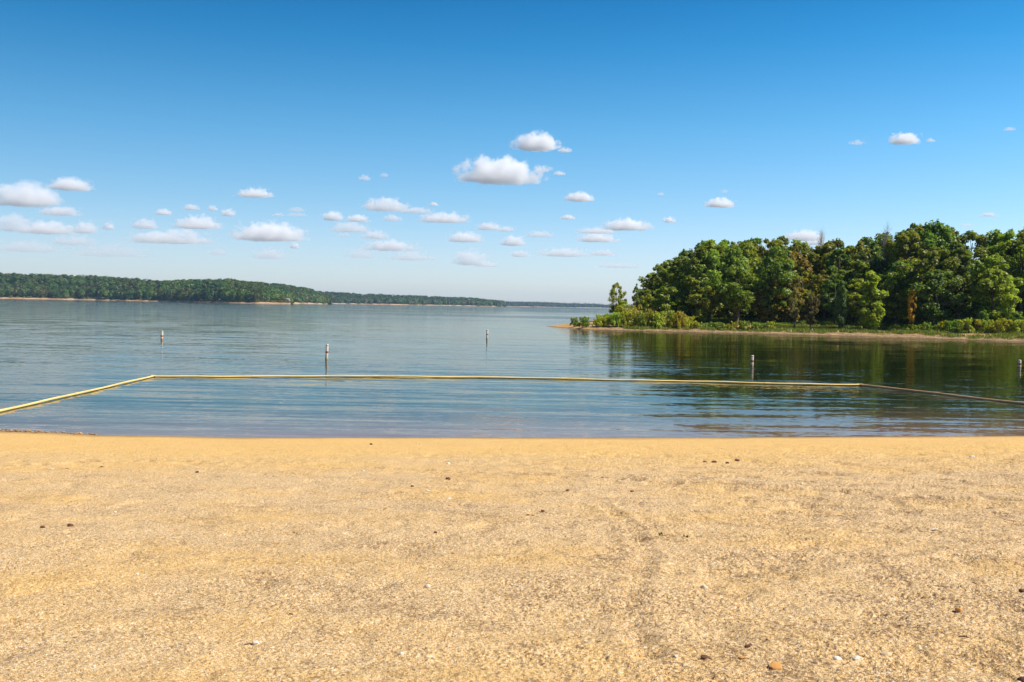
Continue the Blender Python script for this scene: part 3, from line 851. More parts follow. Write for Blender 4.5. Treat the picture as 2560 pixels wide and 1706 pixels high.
# ------------------------------------------------------------------ far shores
def far_shore(tagname, pxs, Ds, tops, depth, tree_h, crown, col, n_crowns, nq, qsize, seed, label_h, label_w, sand_px, trans=0.2):
    """a wooded ridge: terrain, gravel strip, and a forest of crowns. tops are photo rows of the canopy against the sky"""
    g = np.random.default_rng(seed)
    pxs = np.array(pxs, float); Ds = np.array(Ds, float)
    fx = np.array([ray(p, 770).x * d for p, d in zip(pxs, Ds)])
    tz = np.array([EYE + (horizon(np.interp(p, tops[0], tops[0])) - np.interp(p, tops[0], tops[1])) / FPX * (d + depth) for p, d in zip(pxs, Ds)])
    hill = np.maximum(tz - tree_h, 1.0)
    sdepth = np.array([sand_px / FPX * d * d / (FPX * 0 + 60.0) for d in Ds])
    n = 160
    tt = np.linspace(0, len(pxs) - 1, n)
    I = np.arange(len(pxs))
    X = np.interp(tt, I, fx); Y = np.interp(tt, I, Ds); Hh = np.interp(tt, I, hill)
    Y = Y + 6 * fbm(tt * 3.1 + seed, tt * 0, 3)
    # profile away from the water
    prof = [(-30, -3.0, 0), (0, 0.0, 0), (4, 1.0, 0), (9, 2.4, 0), (16, 3.2, 0.03), (0.35 * depth, 4.0, 0.62), (0.7 * depth, 4.5, 0.92), (depth, 4.5, 1.0), (depth * 1.6, 3, 0.9), (depth * 2.2, -2, 0)]
    V = []
    for d, z0, k in prof:
        V.append(np.stack([X * (1 + d / Y), Y + d, z0 + np.maximum(Hh - z0, 0) * k], -1))
    V = np.array(V)
    a, b = V.shape[:2]
    idx = np.arange(a * b).reshape(a, b)
    F = np.stack([idx[:-1, :-1], idx[:-1, 1:], idx[1:, 1:], idx[1:, :-1]], -1).reshape(-1, 4)
    o = link('hills', mesh_np('hills', V.reshape(-1, 3), F, True), BANK_FAR)
    tag(o, label_h, None, None, 'structure')
    # crowns
    t = g.random(n_crowns) * (len(pxs) - 1)
    s = g.random(n_crowns) ** 0.75
    s[: n_crowns // 4] = g.random(n_crowns // 4) * 0.12
    cx = np.interp(t, I, fx); cy = np.interp(t, I, Ds) + 6 * fbm(t * 3.1 + seed, t * 0, 3); ch = np.interp(t, I, hill)
    d = 14 + s * depth
    gz = 3 + np.maximum(ch - 3, 0) * np.interp(d / depth, [0, 0.35, 0.7, 1.0, 1.6], [0.02, 0.62, 0.92, 1, 0.9])
    th = tree_h * g.uniform(0.62, 1.06, n_crowns) * np.where(s < 0.06, 0.8, 1) * (1 + 0.16 * fbm(cx / 45.0, cy / 45.0, 3))
    cr = crown * (0.5 + 0.9 * g.random(n_crowns) ** 1.6)
    cen = np.stack([cx * (1 + d / cy), cy + d, gz + th - cr * 0.75], -1)
    v1, f1 = leaf_quads(g, cen, cr, nq, qsize, up=0.5, shell=0.8, sq=(1, 1, 0.8), nw=1.6)
    cen2 = cen.copy(); cen2[:, 2] = gz + th * 0.35
    m2 = s < 0.25
    v2, f2 = leaf_quads(g, cen2[m2], cr[m2] * 0.95, nq // 2, qsize, up=0.3, shell=0.8, sq=(1, 1, 1.25), nw=1.6)
    v, f = merge([(v1, f1), (v2, f2)])
    tn = np.stack([g.uniform(0.65, 1.2, n_crowns) * g.uniform(0.75, 1.2, n_crowns), g.uniform(0.6, 1.35, n_crowns), g.uniform(0.7, 1.2, n_crowns), np.ones(n_crowns)], -1)
    low_ = s < 0.05; tn[:, :3] *= (1 + 0.55 * fbm(cx / 30.0 + 9, cy / 30.0, 2))[:, None]; tn[low_, 0] *= 1.5; tn[low_, 1] *= 1.25
    tv = np.concatenate([np.repeat(tn, nq * 4, 0), np.repeat(tn[m2], (nq // 2) * 4, 0)]).astype(np.float32)
    me_ = mesh_np('woodland', v, f)
    ca = me_.color_attributes.new('tint', 'FLOAT_COLOR', 'POINT'); ca.data.foreach_set('color', tv.ravel())
    w = link('woodland', me_, leaf_mat('woodland_leaves', trans, False, col, 0.18, True))
    tag(w, label_w, 'woodland', None, 'stuff')
    return X, Y

def bank_far():
    m = NT('far_bank')
    tcn = m.n('ShaderNodeTexCoord'); P = tcn.outputs['Object']
    sx = m.n('ShaderNodeSeparateXYZ'); m.l(P, sx.inputs[0])
    c = m.ramp(m.noise(P, 0.05, 4), [(0.35, (0.27, 0.165, 0.09)), (0.65, (0.47, 0.32, 0.19))])
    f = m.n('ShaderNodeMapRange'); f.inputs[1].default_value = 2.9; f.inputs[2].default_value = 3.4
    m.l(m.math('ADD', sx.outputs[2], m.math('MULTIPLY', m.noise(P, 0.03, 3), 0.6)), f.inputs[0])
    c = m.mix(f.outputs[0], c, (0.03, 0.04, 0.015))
    p = m.n('ShaderNodeBsdfDiffuse'); m.l(c, p.inputs[0]); m.l(p.outputs[0], m.out.inputs[0])
    return m.m
BANK_FAR = bank_far()
XA, YA = far_shore('A', [-700, -300, 0, 200, 400, 560, 640, 727], [2300, 2000, 1900, 1900, 1780, 1600, 1560, 1580],
    ([-700, -300, 0, 82, 117, 177, 272, 354, 389, 462, 538, 598, 640, 680, 705, 727], [676, 680, 681.5, 679, 685, 685.6, 691.5, 696, 700.5, 698, 695, 700, 705, 716, 726, 742]),
    230, 15, 8.2, (0.056, 0.098, 0.018), 2100, 190, 1.15, 301, 'low hills behind the nearest left shore', 'dark green woodland covering the nearest left shore', 8)
far_shore('B', [600, 680, 727, 770, 818], [2000, 1950, 1950, 2000, 2080],
    ([600, 640, 716, 770, 806, 818], [701, 705, 711, 719.5, 733, 748]),
    200, 15, 9.0, (0.055, 0.098, 0.024), 600, 150, 1.4, 302, 'middle hill of the left shore', 'woodland on the sloping middle ridge of the left shore', 5)
far_shore('C', [740, 820, 900, 1000, 1100, 1180, 1228, 1258], [2900, 3000, 3100, 3200, 3300, 3400, 3450, 3500],
    ([740, 806, 852, 961, 1042, 1100, 1124, 1219, 1240, 1250, 1258], [722, 727.5, 732, 735, 740, 741, 741.5, 748, 752, 756, 762]),
    260, 18, 11.0, (0.042, 0.080, 0.026), 1300, 110, 2.0, 303, 'long low hill ending in a wooded point', 'long blue green woodland reaching to the middle point', 5)
far_shore('D', [1150, 1258, 1330, 1400, 1510, 1700, 2100, 2700, 3300], [5300, 5300, 5300, 5350, 5400, 5400, 5400, 5400, 5400],
    ([1150, 1258, 1330, 1400, 1510, 1700, 2100, 2700, 3300], [754, 754.4, 754.5, 757.5, 761, 764, 771, 782, 790]),
    350, 18, 14.0, (0.03, 0.062, 0.03), 2200, 60, 2.6, 304, 'farthest low hill across the lake', 'hazy blue woodland on the farthest shore', 5)

# yellowing scrub on the gravel at the foot of the left wood
g = np.random.default_rng(77)
t = g.random(230); k = t * (len(XA) - 1)
bx = np.interp(k, np.arange(len(XA)), XA); by = np.interp(k, np.arange(len(YA)), YA)
dd = g.uniform(9, 15, 230)
rr = g.uniform(1.2, 3.2, 230)
v, f = leaf_quads(g, np.stack([bx * (1 + dd / by), by + dd, 2.3 + rr * 0.8], -1), rr, 60, 0.8, up=0.5, shell=0.3, sq=(1.2, 1, 1))
o = link('shore_scrub', mesh_np('shore_scrub', v, f), leaf_mat('scrub_leaves', 0.3, False, (0.20, 0.19, 0.028), 0.35))
tag(o, 'yellow green scrub along the foot of the left woodland', 'scrub', None, 'stuff')

# small pale shelter on the point of the left shore
hp = at_depth(718, 752, 1590)
WHITE = simple_mat('pale_stone', (0.62, 0.57, 0.52), 0.8, 0.1, 0.4)
ROOFM = simple_mat('roof_shingle', (0.30, 0.29, 0.30), 0.8, 0.1, 0.6)
def box_np(x0, x1, y0, y1, z0, z1):
    v = np.array([(x, y, z) for x in (x0, x1) for y in (y0, y1) for z in (z0, z1)], float)
    f = np.array([(0, 1, 3, 2), (4, 6, 7, 5), (0, 4, 5, 1), (2, 3, 7, 6), (0, 2, 6, 4), (1, 5, 7, 3)])
    return v, f
r = empty('lake_shelter', (hp.x, hp.y, 2.6))
tag(r, 'tiny pale shelter with open front on the tip of the left shore', 'shelter')
v, f = merge([box_np(-3.6, -3.0, -2, 2, 0, 4.6), box_np(2.6, 3.6, -2, 2, 0, 4.6), box_np(-2.99, 2.59, 1.6, 2, 0, 4.6), box_np(-2.99, 2.59, -2.0, 1.59, 0, 0.9)])
link('wall', mesh_np('wall', v, f), WHITE, r)
v = np.array([(-4.4, -2.8, 4.62), (4.4, -2.8, 4.62), (4.4, 2.8, 4.62), (-4.4, 2.8, 4.62), (-3.6, 0, 6.4), (3.6, 0, 6.4), (3.6, 0.01, 6.4), (-3.6, 0.01, 6.4)], float)
f = np.array([(0, 1, 5, 4), (2, 3, 7, 6), (1, 2, 6, 5), (3, 0, 4, 7), (0, 3, 2, 1), (4, 5, 6, 7)])
link('roof', mesh_np('roof', v, f), ROOFM, r)

# ------------------------------------------------------------------ stones
def rock_mesh(seed, sub=2, flat=0.55, rough=0.35):
    import bmesh
    bm = bmesh.new()
    bmesh.ops.create_icosphere(bm, subdivisions=sub, radius=1.0)
    g = np.random.default_rng(seed)
    planes = g.normal(size=(9, 3)); planes /= np.linalg.norm(planes, axis=1, keepdims=True)
    offs = g.uniform(0.55, 0.85, 9)
    for vtx in bm.verts:
        p = np.array(vtx.co)
        for pl, of in zip(planes, offs):
            dd_ = p @ pl - of
            if dd_ > 0: p = p - pl * dd_ * 0.9
        p = p * (1 + rough * 0.12 * g.normal())
        p[2] *= flat
        vtx.co = p
    me = bpy.data.meshes.new('rock'); bm.to_mesh(me); bm.free()
    return me
def rock_mat(name, col):
    return simple_mat(name, col, 0.8, 0.25, 14)
RM = {'white': rock_mat('white_stone', (0.64, 0.56, 0.44)), 'brown': rock_mat('brown_stone', (0.13, 0.055, 0.025)),
      'orange': rock_mat('orange_stone', (0.50, 0.25, 0.07)), 'tan': rock_mat('tan_stone', (0.58, 0.42, 0.24)), 'dark red': rock_mat('dark_red_stone', (0.08, 0.028, 0.02))}
RB = [rock_mesh(400 + i, 2, [0.5, 0.6, 0.75, 0.42][i]) for i in range(4)]
STONES = [  # px, py, width in photo pixels, colour, label
    (2093, 1649, 24, 'white', 'pale angular stone, left one of the pair near the bottom right'),
    (2142, 1649, 24, 'white', 'pale angular stone, right one of the pair near the bottom right'),
    (2215, 1638, 26, 'tan', 'flat tan stone just right of the pale stone pair'),
    (1940, 1664, 36, 'orange', 'flat orange stone left of the pale stone pair'),
    (1855, 1644, 22, 'orange', 'orange brown wedge stone left of the flat orange stone'),
    (1765, 1647, 26, 'brown', 'flat brown chip to the left of the orange wedge stone'),
    (1830, 1603, 30, 'tan', 'long tan flake above the flat brown chip'),
    (1870, 1620, 22, 'brown', 'small rust brown chip below the long tan flake'),
    (1712, 1665, 16, 'tan', 'small cream pebble near the bottom, right of centre'),
    (1690, 1652, 12, 'white', 'white pebble beside the small cream pebble'),
    (2397, 1528, 18, 'orange', 'rust orange stone right of the wheel marks near right edge'),
    (2554, 1483, 18, 'brown', 'rounded brown stone at the right edge of the sand'),
    (2556, 1702, 26, 'dark red', 'large dark red stone in the bottom right corner'),
    (2374, 1618, 8, 'white', 'tiny white pebble right of the flat tan stone'),
    (2429, 1666, 13, 'white', 'white pebble low near the right corner'),
    (2230, 1492, 16, 'white', 'flat white flake above the pale stone pair'),
    (2334, 1326, 20, 'white', 'thin white flake lying far right on the mid sand'),
    (1888, 1446, 13, 'white', 'bright white pebble right of centre on mid sand'),
    (1760, 1470, 18, 'white', 'dull white stone below the bright white pebble'),
    (1873, 1316, 12, 'tan', 'small tan pebble right of the curved wheel rut'),
    (2430, 1143, 13, 'white', 'white pebble near the water on the far right'),
    (1121, 1161, 11, 'white', 'white pebble near the water at the middle'),
    (1120, 1201, 12, 'brown', 'dark brown stone just below the middle white pebble'),
    (1031, 1217, 10, 'brown', 'brown stone left of the middle white pebble'),
    (1070, 1229, 13, 'white', 'grey white chip under the two brown stones'),
    (1123, 1247, 13, 'white', 'white chip in line below the dark brown stone'),
    (1126, 1264, 11, 'orange', 'ochre chip touching below the white chip at centre'),
    (960, 1275, 10, 'brown', 'dark brown stone left of the ochre chip'),
    (1089, 1333, 9, 'brown', 'upright brown stone at the centre of the sand'),
    (1133, 1387, 9, 'orange', 'orange pebble below the upright brown stone'),
    (1068, 1470, 15, 'white', 'cream stone on the centre left lower sand'),
    (1320, 1290, 8, 'brown', 'rust pebble, left one of a touching pair'),
    (1332, 1291, 8, 'orange', 'orange pebble, right one of a touching pair'),
    (1357, 1277, 10, 'brown', 'dark pebble above the touching rust pair'),
    (1419, 1228, 9, 'brown', 'dark upright stone right of centre near the drag line'),
    (1580, 1229, 11, 'brown', 'brown stone right of the dark upright stone'),
    (1506, 1200, 8, 'brown', 'dark pebble on the drag line right of centre'),
    (1785, 1156, 14, 'brown', 'brown clod, left one of three near the water on the right'),
    (1762, 1156, 9, 'brown', 'small brown crumb left of the three clods'),
    (1843, 1153, 14, 'brown', 'brown clod, right one of three near the water on the right'),
    (1818, 1160, 10, 'brown', 'brown clod, middle one of three near the water on the right'),
    (107, 1320, 13, 'brown', 'dark stone, left one of the pair on the left sand'),
    (176, 1317, 14, 'brown', 'rust stone, right one of the pair on the left sand'),
    (216, 1321, 5, 'brown', 'tiny brown pebble right of the left sand pair'),
    (737, 1328, 11, 'orange', 'orange brown stone on the left middle sand'),
    (493, 1182, 9, 'brown', 'dark stone near the water on the left'),
    (255, 1168, 8, 'brown', 'dark chip near the drag line far left'),
    (131, 1173, 13, 'white', 'white flake near the drag line far left'),
    (167, 1172, 9, 'brown', 'dark flake right of the far left white flake'),
    (928, 1112, 8, 'brown', 'dark stone close to the waterline left of centre'),
    (907, 1178, 9, 'white', 'white chip left of the middle white pebble'),
    (288, 1282, 9, 'white', 'white pebble above the left sand pair'),
    (343, 1436, 10, 'white', 'white stone low on the left sand'),
    (640, 1610, 18, 'white', 'cream stone with a dark twig at lower left'),
    (1003, 1637, 13, 'white', 'round white stone near the bottom centre'),
    (235, 1667, 13, 'white', 'white stone near the bottom left'),
    (217, 1418, 6, 'brown', 'small brown pebble on the left middle sand'),
    (728, 1538, 11, 'brown', 'rust chip above the cream stone with a twig'),
    (655, 1558, 7, 'brown', 'dark pebble left of the rust chip'),
    (142, 1549, 7, 'white', 'white pebble on the lower left sand'),
    (2005, 1211, 9, 'white', 'white pebble under the drag line on the right'),
]
def sand_point(px, py):
    z = 0.8
    for _ in range(12):
        p = on_water(px, py, z); z = float(sand_z(np.array([p.x]), np.array([p.y]), False)[0])
    return p.x, p.y, float(sand_z(np.array([p.x]), np.array([p.y]))[0])
for i, (px, py, w, cn, lab) in enumerate(STONES):
    x, y, z = sand_point(px, py)
    s = w / FPX * y / 2 * 1.15
    o = bpy.data.objects.new('stone', RB[i % 4]); C.objects.link(o)
    if not RB[i % 4].materials: RB[i % 4].materials.append(RM['tan'])
    o.material_slots[0].link = 'OBJECT'; o.material_slots[0].material = RM[cn]
    fl = 0.55 if 'fl' in lab or 'chip' in lab else 1.0
    o.scale = (s, s * random.uniform(0.7, 1.0), s * fl)
    o.rotation_euler = (random.uniform(-.25, .25), random.uniform(-.25, .25), random.uniform(-0.6, 0.6))
    o.location = (x, y, z + s * 0.22 * fl)
    tag(o, lab, 'stone', 'larger stones lying on the beach')

# loose gravel: far too many to count
def gravel():
    g = np.random.default_rng(9)
    N = 60000
    inv = g.uniform(1 / 25.0, 1 / 4.0, N); y = 1 / inv
    x = g.uniform(-0.60, 0.60, N) * y
    clump = fbm(x * 1.6, y * 1.6, 3)
    k = (g.random(N) < 0.45 + 1.2 * clump) & (y < shore_y(x) - 0.15)
    x, y = x[k], y[k]; N = len(x)
    z = sand_z(x, y)
    s = (0.0024 + 0.004 * g.random(N) ** 3) * (0.7 + 0.055 * y)
    big = g.random(N) < 0.02; s[big] *= 1.9
    oc = np.array([(1, 0, 0), (0, 1, 0), (-1, 0, 0), (0, -1, 0), (0, 0, 1), (0, 0, -0.6)], float)
    v = oc[None] * (s[:, None, None] * g.uniform(0.6, 1.3, (N, 6, 1)))
    v[:, :, 2] *= 0.75
    th = g.uniform(0, 6.28, N); c, sn = np.cos(th), np.sin(th)
    vx = v[..., 0] * c[:, None] - v[..., 1] * sn[:, None]; vy = v[..., 0] * sn[:, None] + v[..., 1] * c[:, None]
    v[..., 0] = vx + x[:, None]; v[..., 1] = vy + y[:, None]; v[..., 2] += z[:, None] + s[:, None] * 0.3
    f = np.array([(0, 1, 4), (1, 2, 4), (2, 3, 4), (3, 0, 4), (1, 0, 5), (2, 1, 5), (3, 2, 5), (0, 3, 5)])
    F = (f[None] + (np.arange(N) * 6)[:, None, None]).reshape(-1, 3)
    return mesh_np('gravel', v.reshape(-1, 3), F)
gm = NT('gravel_grit')
geo = gm.n('ShaderNodeNewGeometry')
gc = gm.ramp(geo.outputs['Random Per Island'], [(0, (0.09, 0.04, 0.02)), (0.10, (0.20, 0.10, 0.05)), (0.22, (0.42, 0.24, 0.10)), (0.6, (0.54, 0.36, 0.18)), (0.85, (0.66, 0.48, 0.29)), (0.95, (0.50, 0.23, 0.06)), (1, (0.85, 0.8, 0.7))])
gp = gm.n('ShaderNodeBsdfPrincipled'); gp.inputs['Roughness'].default_value = 0.8
gm.l(gc, gp.inputs['Base Color']); gm.l(gp.outputs[0], gm.out.inputs[0])
gr = link('gravel', gravel(), gm.m)
tag(gr, 'loose grit and pea gravel scattered over the sand', 'gravel', None, 'stuff')

# wet rubble at the far left edge of the water
g = np.random.default_rng(21)
parts = []
rb = [np.array([v.co[:] for v in m.vertices]) for m in RB]; rf = [np.array([p.vertices[:] for p in m.polygons]) for m in RB]
for i in range(260):
    x = g.uniform(-19, -10.6); y = shore_y(x) + g.normal() * 0.16 - 0.05
    s = g.uniform(0.015, 0.045); q = g.integers(0, 4)
    parts.append((rb[q] * s + np.array([x, y, float(base_sand(x, y)) + s * 0.3]), rf[q]))
v, f = merge(parts)
rub = link('rubble', mesh_np('rubble', v, f), simple_mat('wet_rubble', (0.30, 0.18, 0.07), 0.6, 0.7, 5))
tag(rub, 'dark wet rubble along the waterline at far left', 'rubble', None, 'stuff')

# twigs and sprouts on the sand
TW = simple_mat('twig', (0.06, 0.035, 0.025), 0.9, 0.2, 20)
def twig(pts, r0, label):
    P3 = [np.array(sand_point(*q)) + np.array([0, 0, r0 * 0.9]) for q in pts]
    o_ = P3[0].copy()
    v, f = tube([p - o_ for p in P3], np.linspace(r0, r0 * 0.5, len(P3)), 6)
    o = link('twig', mesh_np('twig', v, f, True), TW)
    o.location = o_
    tag(o, label, 'twig')
twig([(2431, 1452), (2450, 1452), (2475, 1455), (2500, 1459), (2532, 1463)], 0.005, 'long thin dark twig curving on the sand at the right edge')
twig([(2318, 1465), (2345, 1464), (2378, 1467)], 0.004, 'short straight twig left of the long curved twig')
twig([(2398, 1594), (2412, 1594), (2424, 1596)], 0.004, 'tiny dark twig low on the right of the sand')
twig([(612, 1612), (628, 1608), (640, 1604)], 0.004, 'dark twig stub beside the cream stone at lower left')
SPR = simple_mat('sprout_leaf', (0.07, 0.13, 0.02), 0.7, 0.3, 20)
for px, py, lab in [(1651, 1338, 'small green sprout, left one of two on the mid sand'), (1715, 1343, 'small green sprout, right one of two on the mid sand'), (2526, 1155, 'small green sprout near the water at the right edge')]:
    x, y, z = sand_point(px, py)
    g = np.random.default_rng(px)
    me = tufts('sprout', np.zeros(3), g.normal(size=3) * 0.01, np.zeros(3), np.full(3, 0.03), np.full(3, 0.03), 7, px)
    o = link('sprout', me, SPR); o.location = (x, y, z)
    tag(o, lab, 'plant')

# ------------------------------------------------------------------ swim buoys
def lathe(prof, n=20):
    V, F = [], []
    for r_, z in prof:
        for k in range(n):
            a = 2 * math.pi * k / n
            V.append((r_ * math.cos(a), r_ * math.sin(a), z))
    for i in range(len(prof) - 1):
        for k in range(n):
            F.append((i * n + k, i * n + (k + 1) % n, (i + 1) * n + (k + 1) % n, (i + 1) * n + k))
    return np.array(V), np.array(F)
BW = simple_mat('buoy_white', (0.60, 0.53, 0.41), 0.45, 0.12, 6, 0.5)
BO = simple_mat('buoy_band', (0.30, 0.05, 0.02), 0.5, 0.3, 8)
BD = simple_mat('buoy_waterline_grime', (0.30, 0.24, 0.12), 0.7, 0.4, 8)
def buoy(px, wl, top, wpx, band, label, lean=(0, 0)):
    p = on_water(px, wl)
    D = p.y; h = at_depth(px, top, D).z; r0 = 0.86 * wpx / FPX * D / 2
    o = empty('marker_buoy', (p.x, p.y, 0)); o.rotation_euler = (lean[0], lean[1], 0.3)
    tag(o, label, 'buoy', 'white marker buoys in the lake')
    b1, b2 = h - band - 0.07, h - band + 0.06
    v, f = lathe([(0.001, -0.5), (r0, -0.5), (r0, b1), (r0, b2), (r0, h - 0.075), (r0 * 0.99, h - 0.05)], 24)
    link('float_tube', mesh_np('float_tube', v, f, True), BW, o)
    v, f = lathe([(r0 * 1.03, b1), (r0 * 1.03, b2)], 24); link('orange_band', mesh_np('orange_band', v, f, True), BO, o)
    v, f = lathe([(r0 * 1.03, h - 0.085), (r0 * 1.03, h - 0.05)], 24); link('orange_band', mesh_np('orange_band', v, f, True), BO, o)
    v, f = lathe([(r0 * 1.06, h - 0.05), (r0 * 1.06, h - 0.03), (r0 * 0.85, h - 0.008), (r0 * 0.4, h), (0.001, h + 0.002)], 24)
    link('cap', mesh_np('cap', v, f, True), BW, o)
    v, f = lathe([(r0 * 1.025, -0.1), (r0 * 1.025, 0.07)], 24); link('waterline_stain', mesh_np('waterline_stain', v, f, True), BD, o)
buoy(404.5, 848, 827.5, 7.0, 0.46, 'leftmost white buoy, standing alone far out on the left water', (0, 0.03))
buoy(816.5, 898.5, 860.5, 8.0, 0.50, 'tallest nearest white buoy, just beyond the yellow boom left of centre', (0, 0.035))
buoy(1217.5, 848, 824.5, 5.6, 0.50, 'thin farthest white buoy near the middle of the lake', (0, 0.03))
buoy(1880, 915, 888.5, 8.0, 0.37, 'short white buoy in the dark reflections before the wood', (0, 0.02))
buoy(2549, 919, 900, 8.4, 0.28, 'short white buoy at the right edge of the photo', (0, -0.02))

# ------------------------------------------------------------------ swim boom
YEL = simple_mat('boom_yellow', (0.76, 0.52, 0.17), 0.5, 0.14, 1.2, 0.5)
JNT = simple_mat('boom_joint', (0.10, 0.06, 0.03), 0.6, 0.2, 6)
RUST = simple_mat('boom_faded_rust', (0.72, 0.42, 0.20), 0.55, 0.15, 1.2, 0.4)
line = [on_water(*q) for q in [(0, 1031), (190, 988), (382, 943.5)]]
far_ = [on_water(*q) for q in [(382, 943.5), (640, 943.5), (941, 943), (1200, 945.5), (1410, 949), (1680, 955), (1920, 961), (2151, 964.5)]]
right_ = [on_water(*q) for q in [(2151, 964.5), (2340, 985.5), (2560, 1011)]]
start = Vector((line[0].x + 0.25, 25.0, 0.06)); end = Vector((right_[-1].x + 3.6, 29.2, 0.10))
boom = empty('swim_boom', (far_[0].x, far_[0].y, 0))
tag(boom, 'long yellow floating pipe boom enclosing the swimming area', 'boom')
org = Vector((far_[0].x, far_[0].y, 0))
allp = [start] + line + far_[1:] + right_[1:] + [end]
RBM = 0.038
def dense(a, b, wob):
    n = max(3, int((b - a).length / 0.6))
    out = []
    for i in range(n + 1):
        t = i / n; q = a.lerp(b, t)
        k = math.sin(math.pi * t)
        out.append((q.x - org.x, q.y - org.y + wob * k, 0.045 + 0.012 * math.sin(q.x * 1.7 + q.y) * k + q.z))
    return out
for i, (a, b) in enumerate(zip(allp[:-1], allp[1:])):
    d = (b - a).normalized() * 0.07
    v, f = tube(dense(a + d, b - d, 0.12 * (-1) ** i), [RBM] * (max(3, int(((b - d) - (a + d)).length / 0.6)) + 1), 14)
    link('pipe_section', mesh_np('pipe_section', v, f, True), RUST if i >= len(allp) - 4 else YEL, boom)
for q in allp[1:-1]:
    j = at = np.array([q.x - org.x, q.y - org.y, 0.045])
    i_ = allp.index(q)
    dr = (allp[i_ + 1] - allp[i_ - 1]).normalized()
    v, f = tube([j - np.array(dr) * 0.14, j + np.array(dr) * 0.14], [RBM * 1.16, RBM * 1.16], 14)
    corner = (q is line[-1]) or (q is right_[0])
    link('coupling', mesh_np('coupling', v, f, True), RUST if i_ >= len(allp) - 3 else YEL, boom)

# ------------------------------------------------------------------ clouds
def cloud_material():
    m = NT('cloud_vapour')
    tcn = m.n('ShaderNodeTexCoord'); P = tcn.outputs['Object']
    oi = m.n('ShaderNodeObjectInfo')
    off = m.n('ShaderNodeCombineXYZ'); rv = m.math('MULTIPLY', oi.outputs['Random'], 40.0)
    m.l(rv, off.inputs[0]); m.l(rv, off.inputs[1]); m.l(rv, off.inputs[2])
    sc = m.n('ShaderNodeSeparateColor'); m.l(oi.outputs['Color'], sc.inputs[0])   # R density, G aspect, B raggedness
    mp = m.n('ShaderNodeCombineXYZ'); m.l(sc.outputs[1], mp.inputs[0]); mp.inputs[1].default_value = 1.2; mp.inputs[2].default_value = 1.0
    vm = m.n('ShaderNodeVectorMath', operation='MULTIPLY'); m.l(P, vm.inputs[0]); m.l(mp.outputs[0], vm.inputs[1])
    va = m.n('ShaderNodeVectorMath', operation='ADD'); m.l(vm.outputs[0], va.inputs[0]); m.l(off.outputs[0], va.inputs[1])
    nz = m.noise(va.outputs[0], 1.5, 6, 0.58)
    # flat-based dome: ellipsoid envelope cut by the base
    ln = m.n('ShaderNodeVectorMath', operation='LENGTH')
    sp = m.n('ShaderNodeSeparateXYZ'); m.l(P, sp.inputs[0])
    zp = m.math('ADD', sp.outputs[2], 0.55)
    up = m.math('MULTIPLY', m.math('MAXIMUM', zp, 0.0), 0.68)
    dn = m.math('MULTIPLY', m.math('MINIMUM', zp, 0.0), 4.5)
    cb = m.n('ShaderNodeCombineXYZ'); m.l(sp.outputs[0], cb.inputs[0]); m.l(sp.outputs[1], cb.inputs[1]); m.l(m.math('ADD', up, dn), cb.inputs[2])
    m.l(cb.outputs[0], ln.inputs[0])
    env = m.math('SUBTRACT', 0.97, ln.outputs['Value'])
    n2 = m.math('MULTIPLY', m.math('SUBTRACT', nz, 0.56), m.math('MULTIPLY', sc.outputs[2], 5.0))
    d = m.math('MULTIPLY', m.math('ADD', m.math('MULTIPLY', env, 1.35), n2), 2.8, True)
    edge = m.math('MULTIPLY', m.math('MULTIPLY', m.math('SUBTRACT', 1.0, m.math('ABSOLUTE', sp.outputs[0])), 8.0, True), m.math('MULTIPLY', m.math('SUBTRACT', 1.0, m.math('ABSOLUTE', sp.outputs[2])), 8.0, True))
    d = m.math('MULTIPLY', d, edge)
    dens = m.math('MULTIPLY', d, sc.outputs[0])
    v = m.n('ShaderNodeVolumePrincipled'); v.inputs['Color'].default_value = (1, 1, 1, 1); v.inputs['Anisotropy'].default_value = 0.0
    m.l(dens, v.inputs['Density']); m.l(v.outputs[0], m.out.inputs['Volume'])
    return m.m
CLOUD = cloud_material()
cv, cf = box_np(-1, 1, -1, 1, -1, 1)
CBOX = mesh_np('cloud', cv, cf); CBOX.materials.append(CLOUD)
K = 2560 / 2353
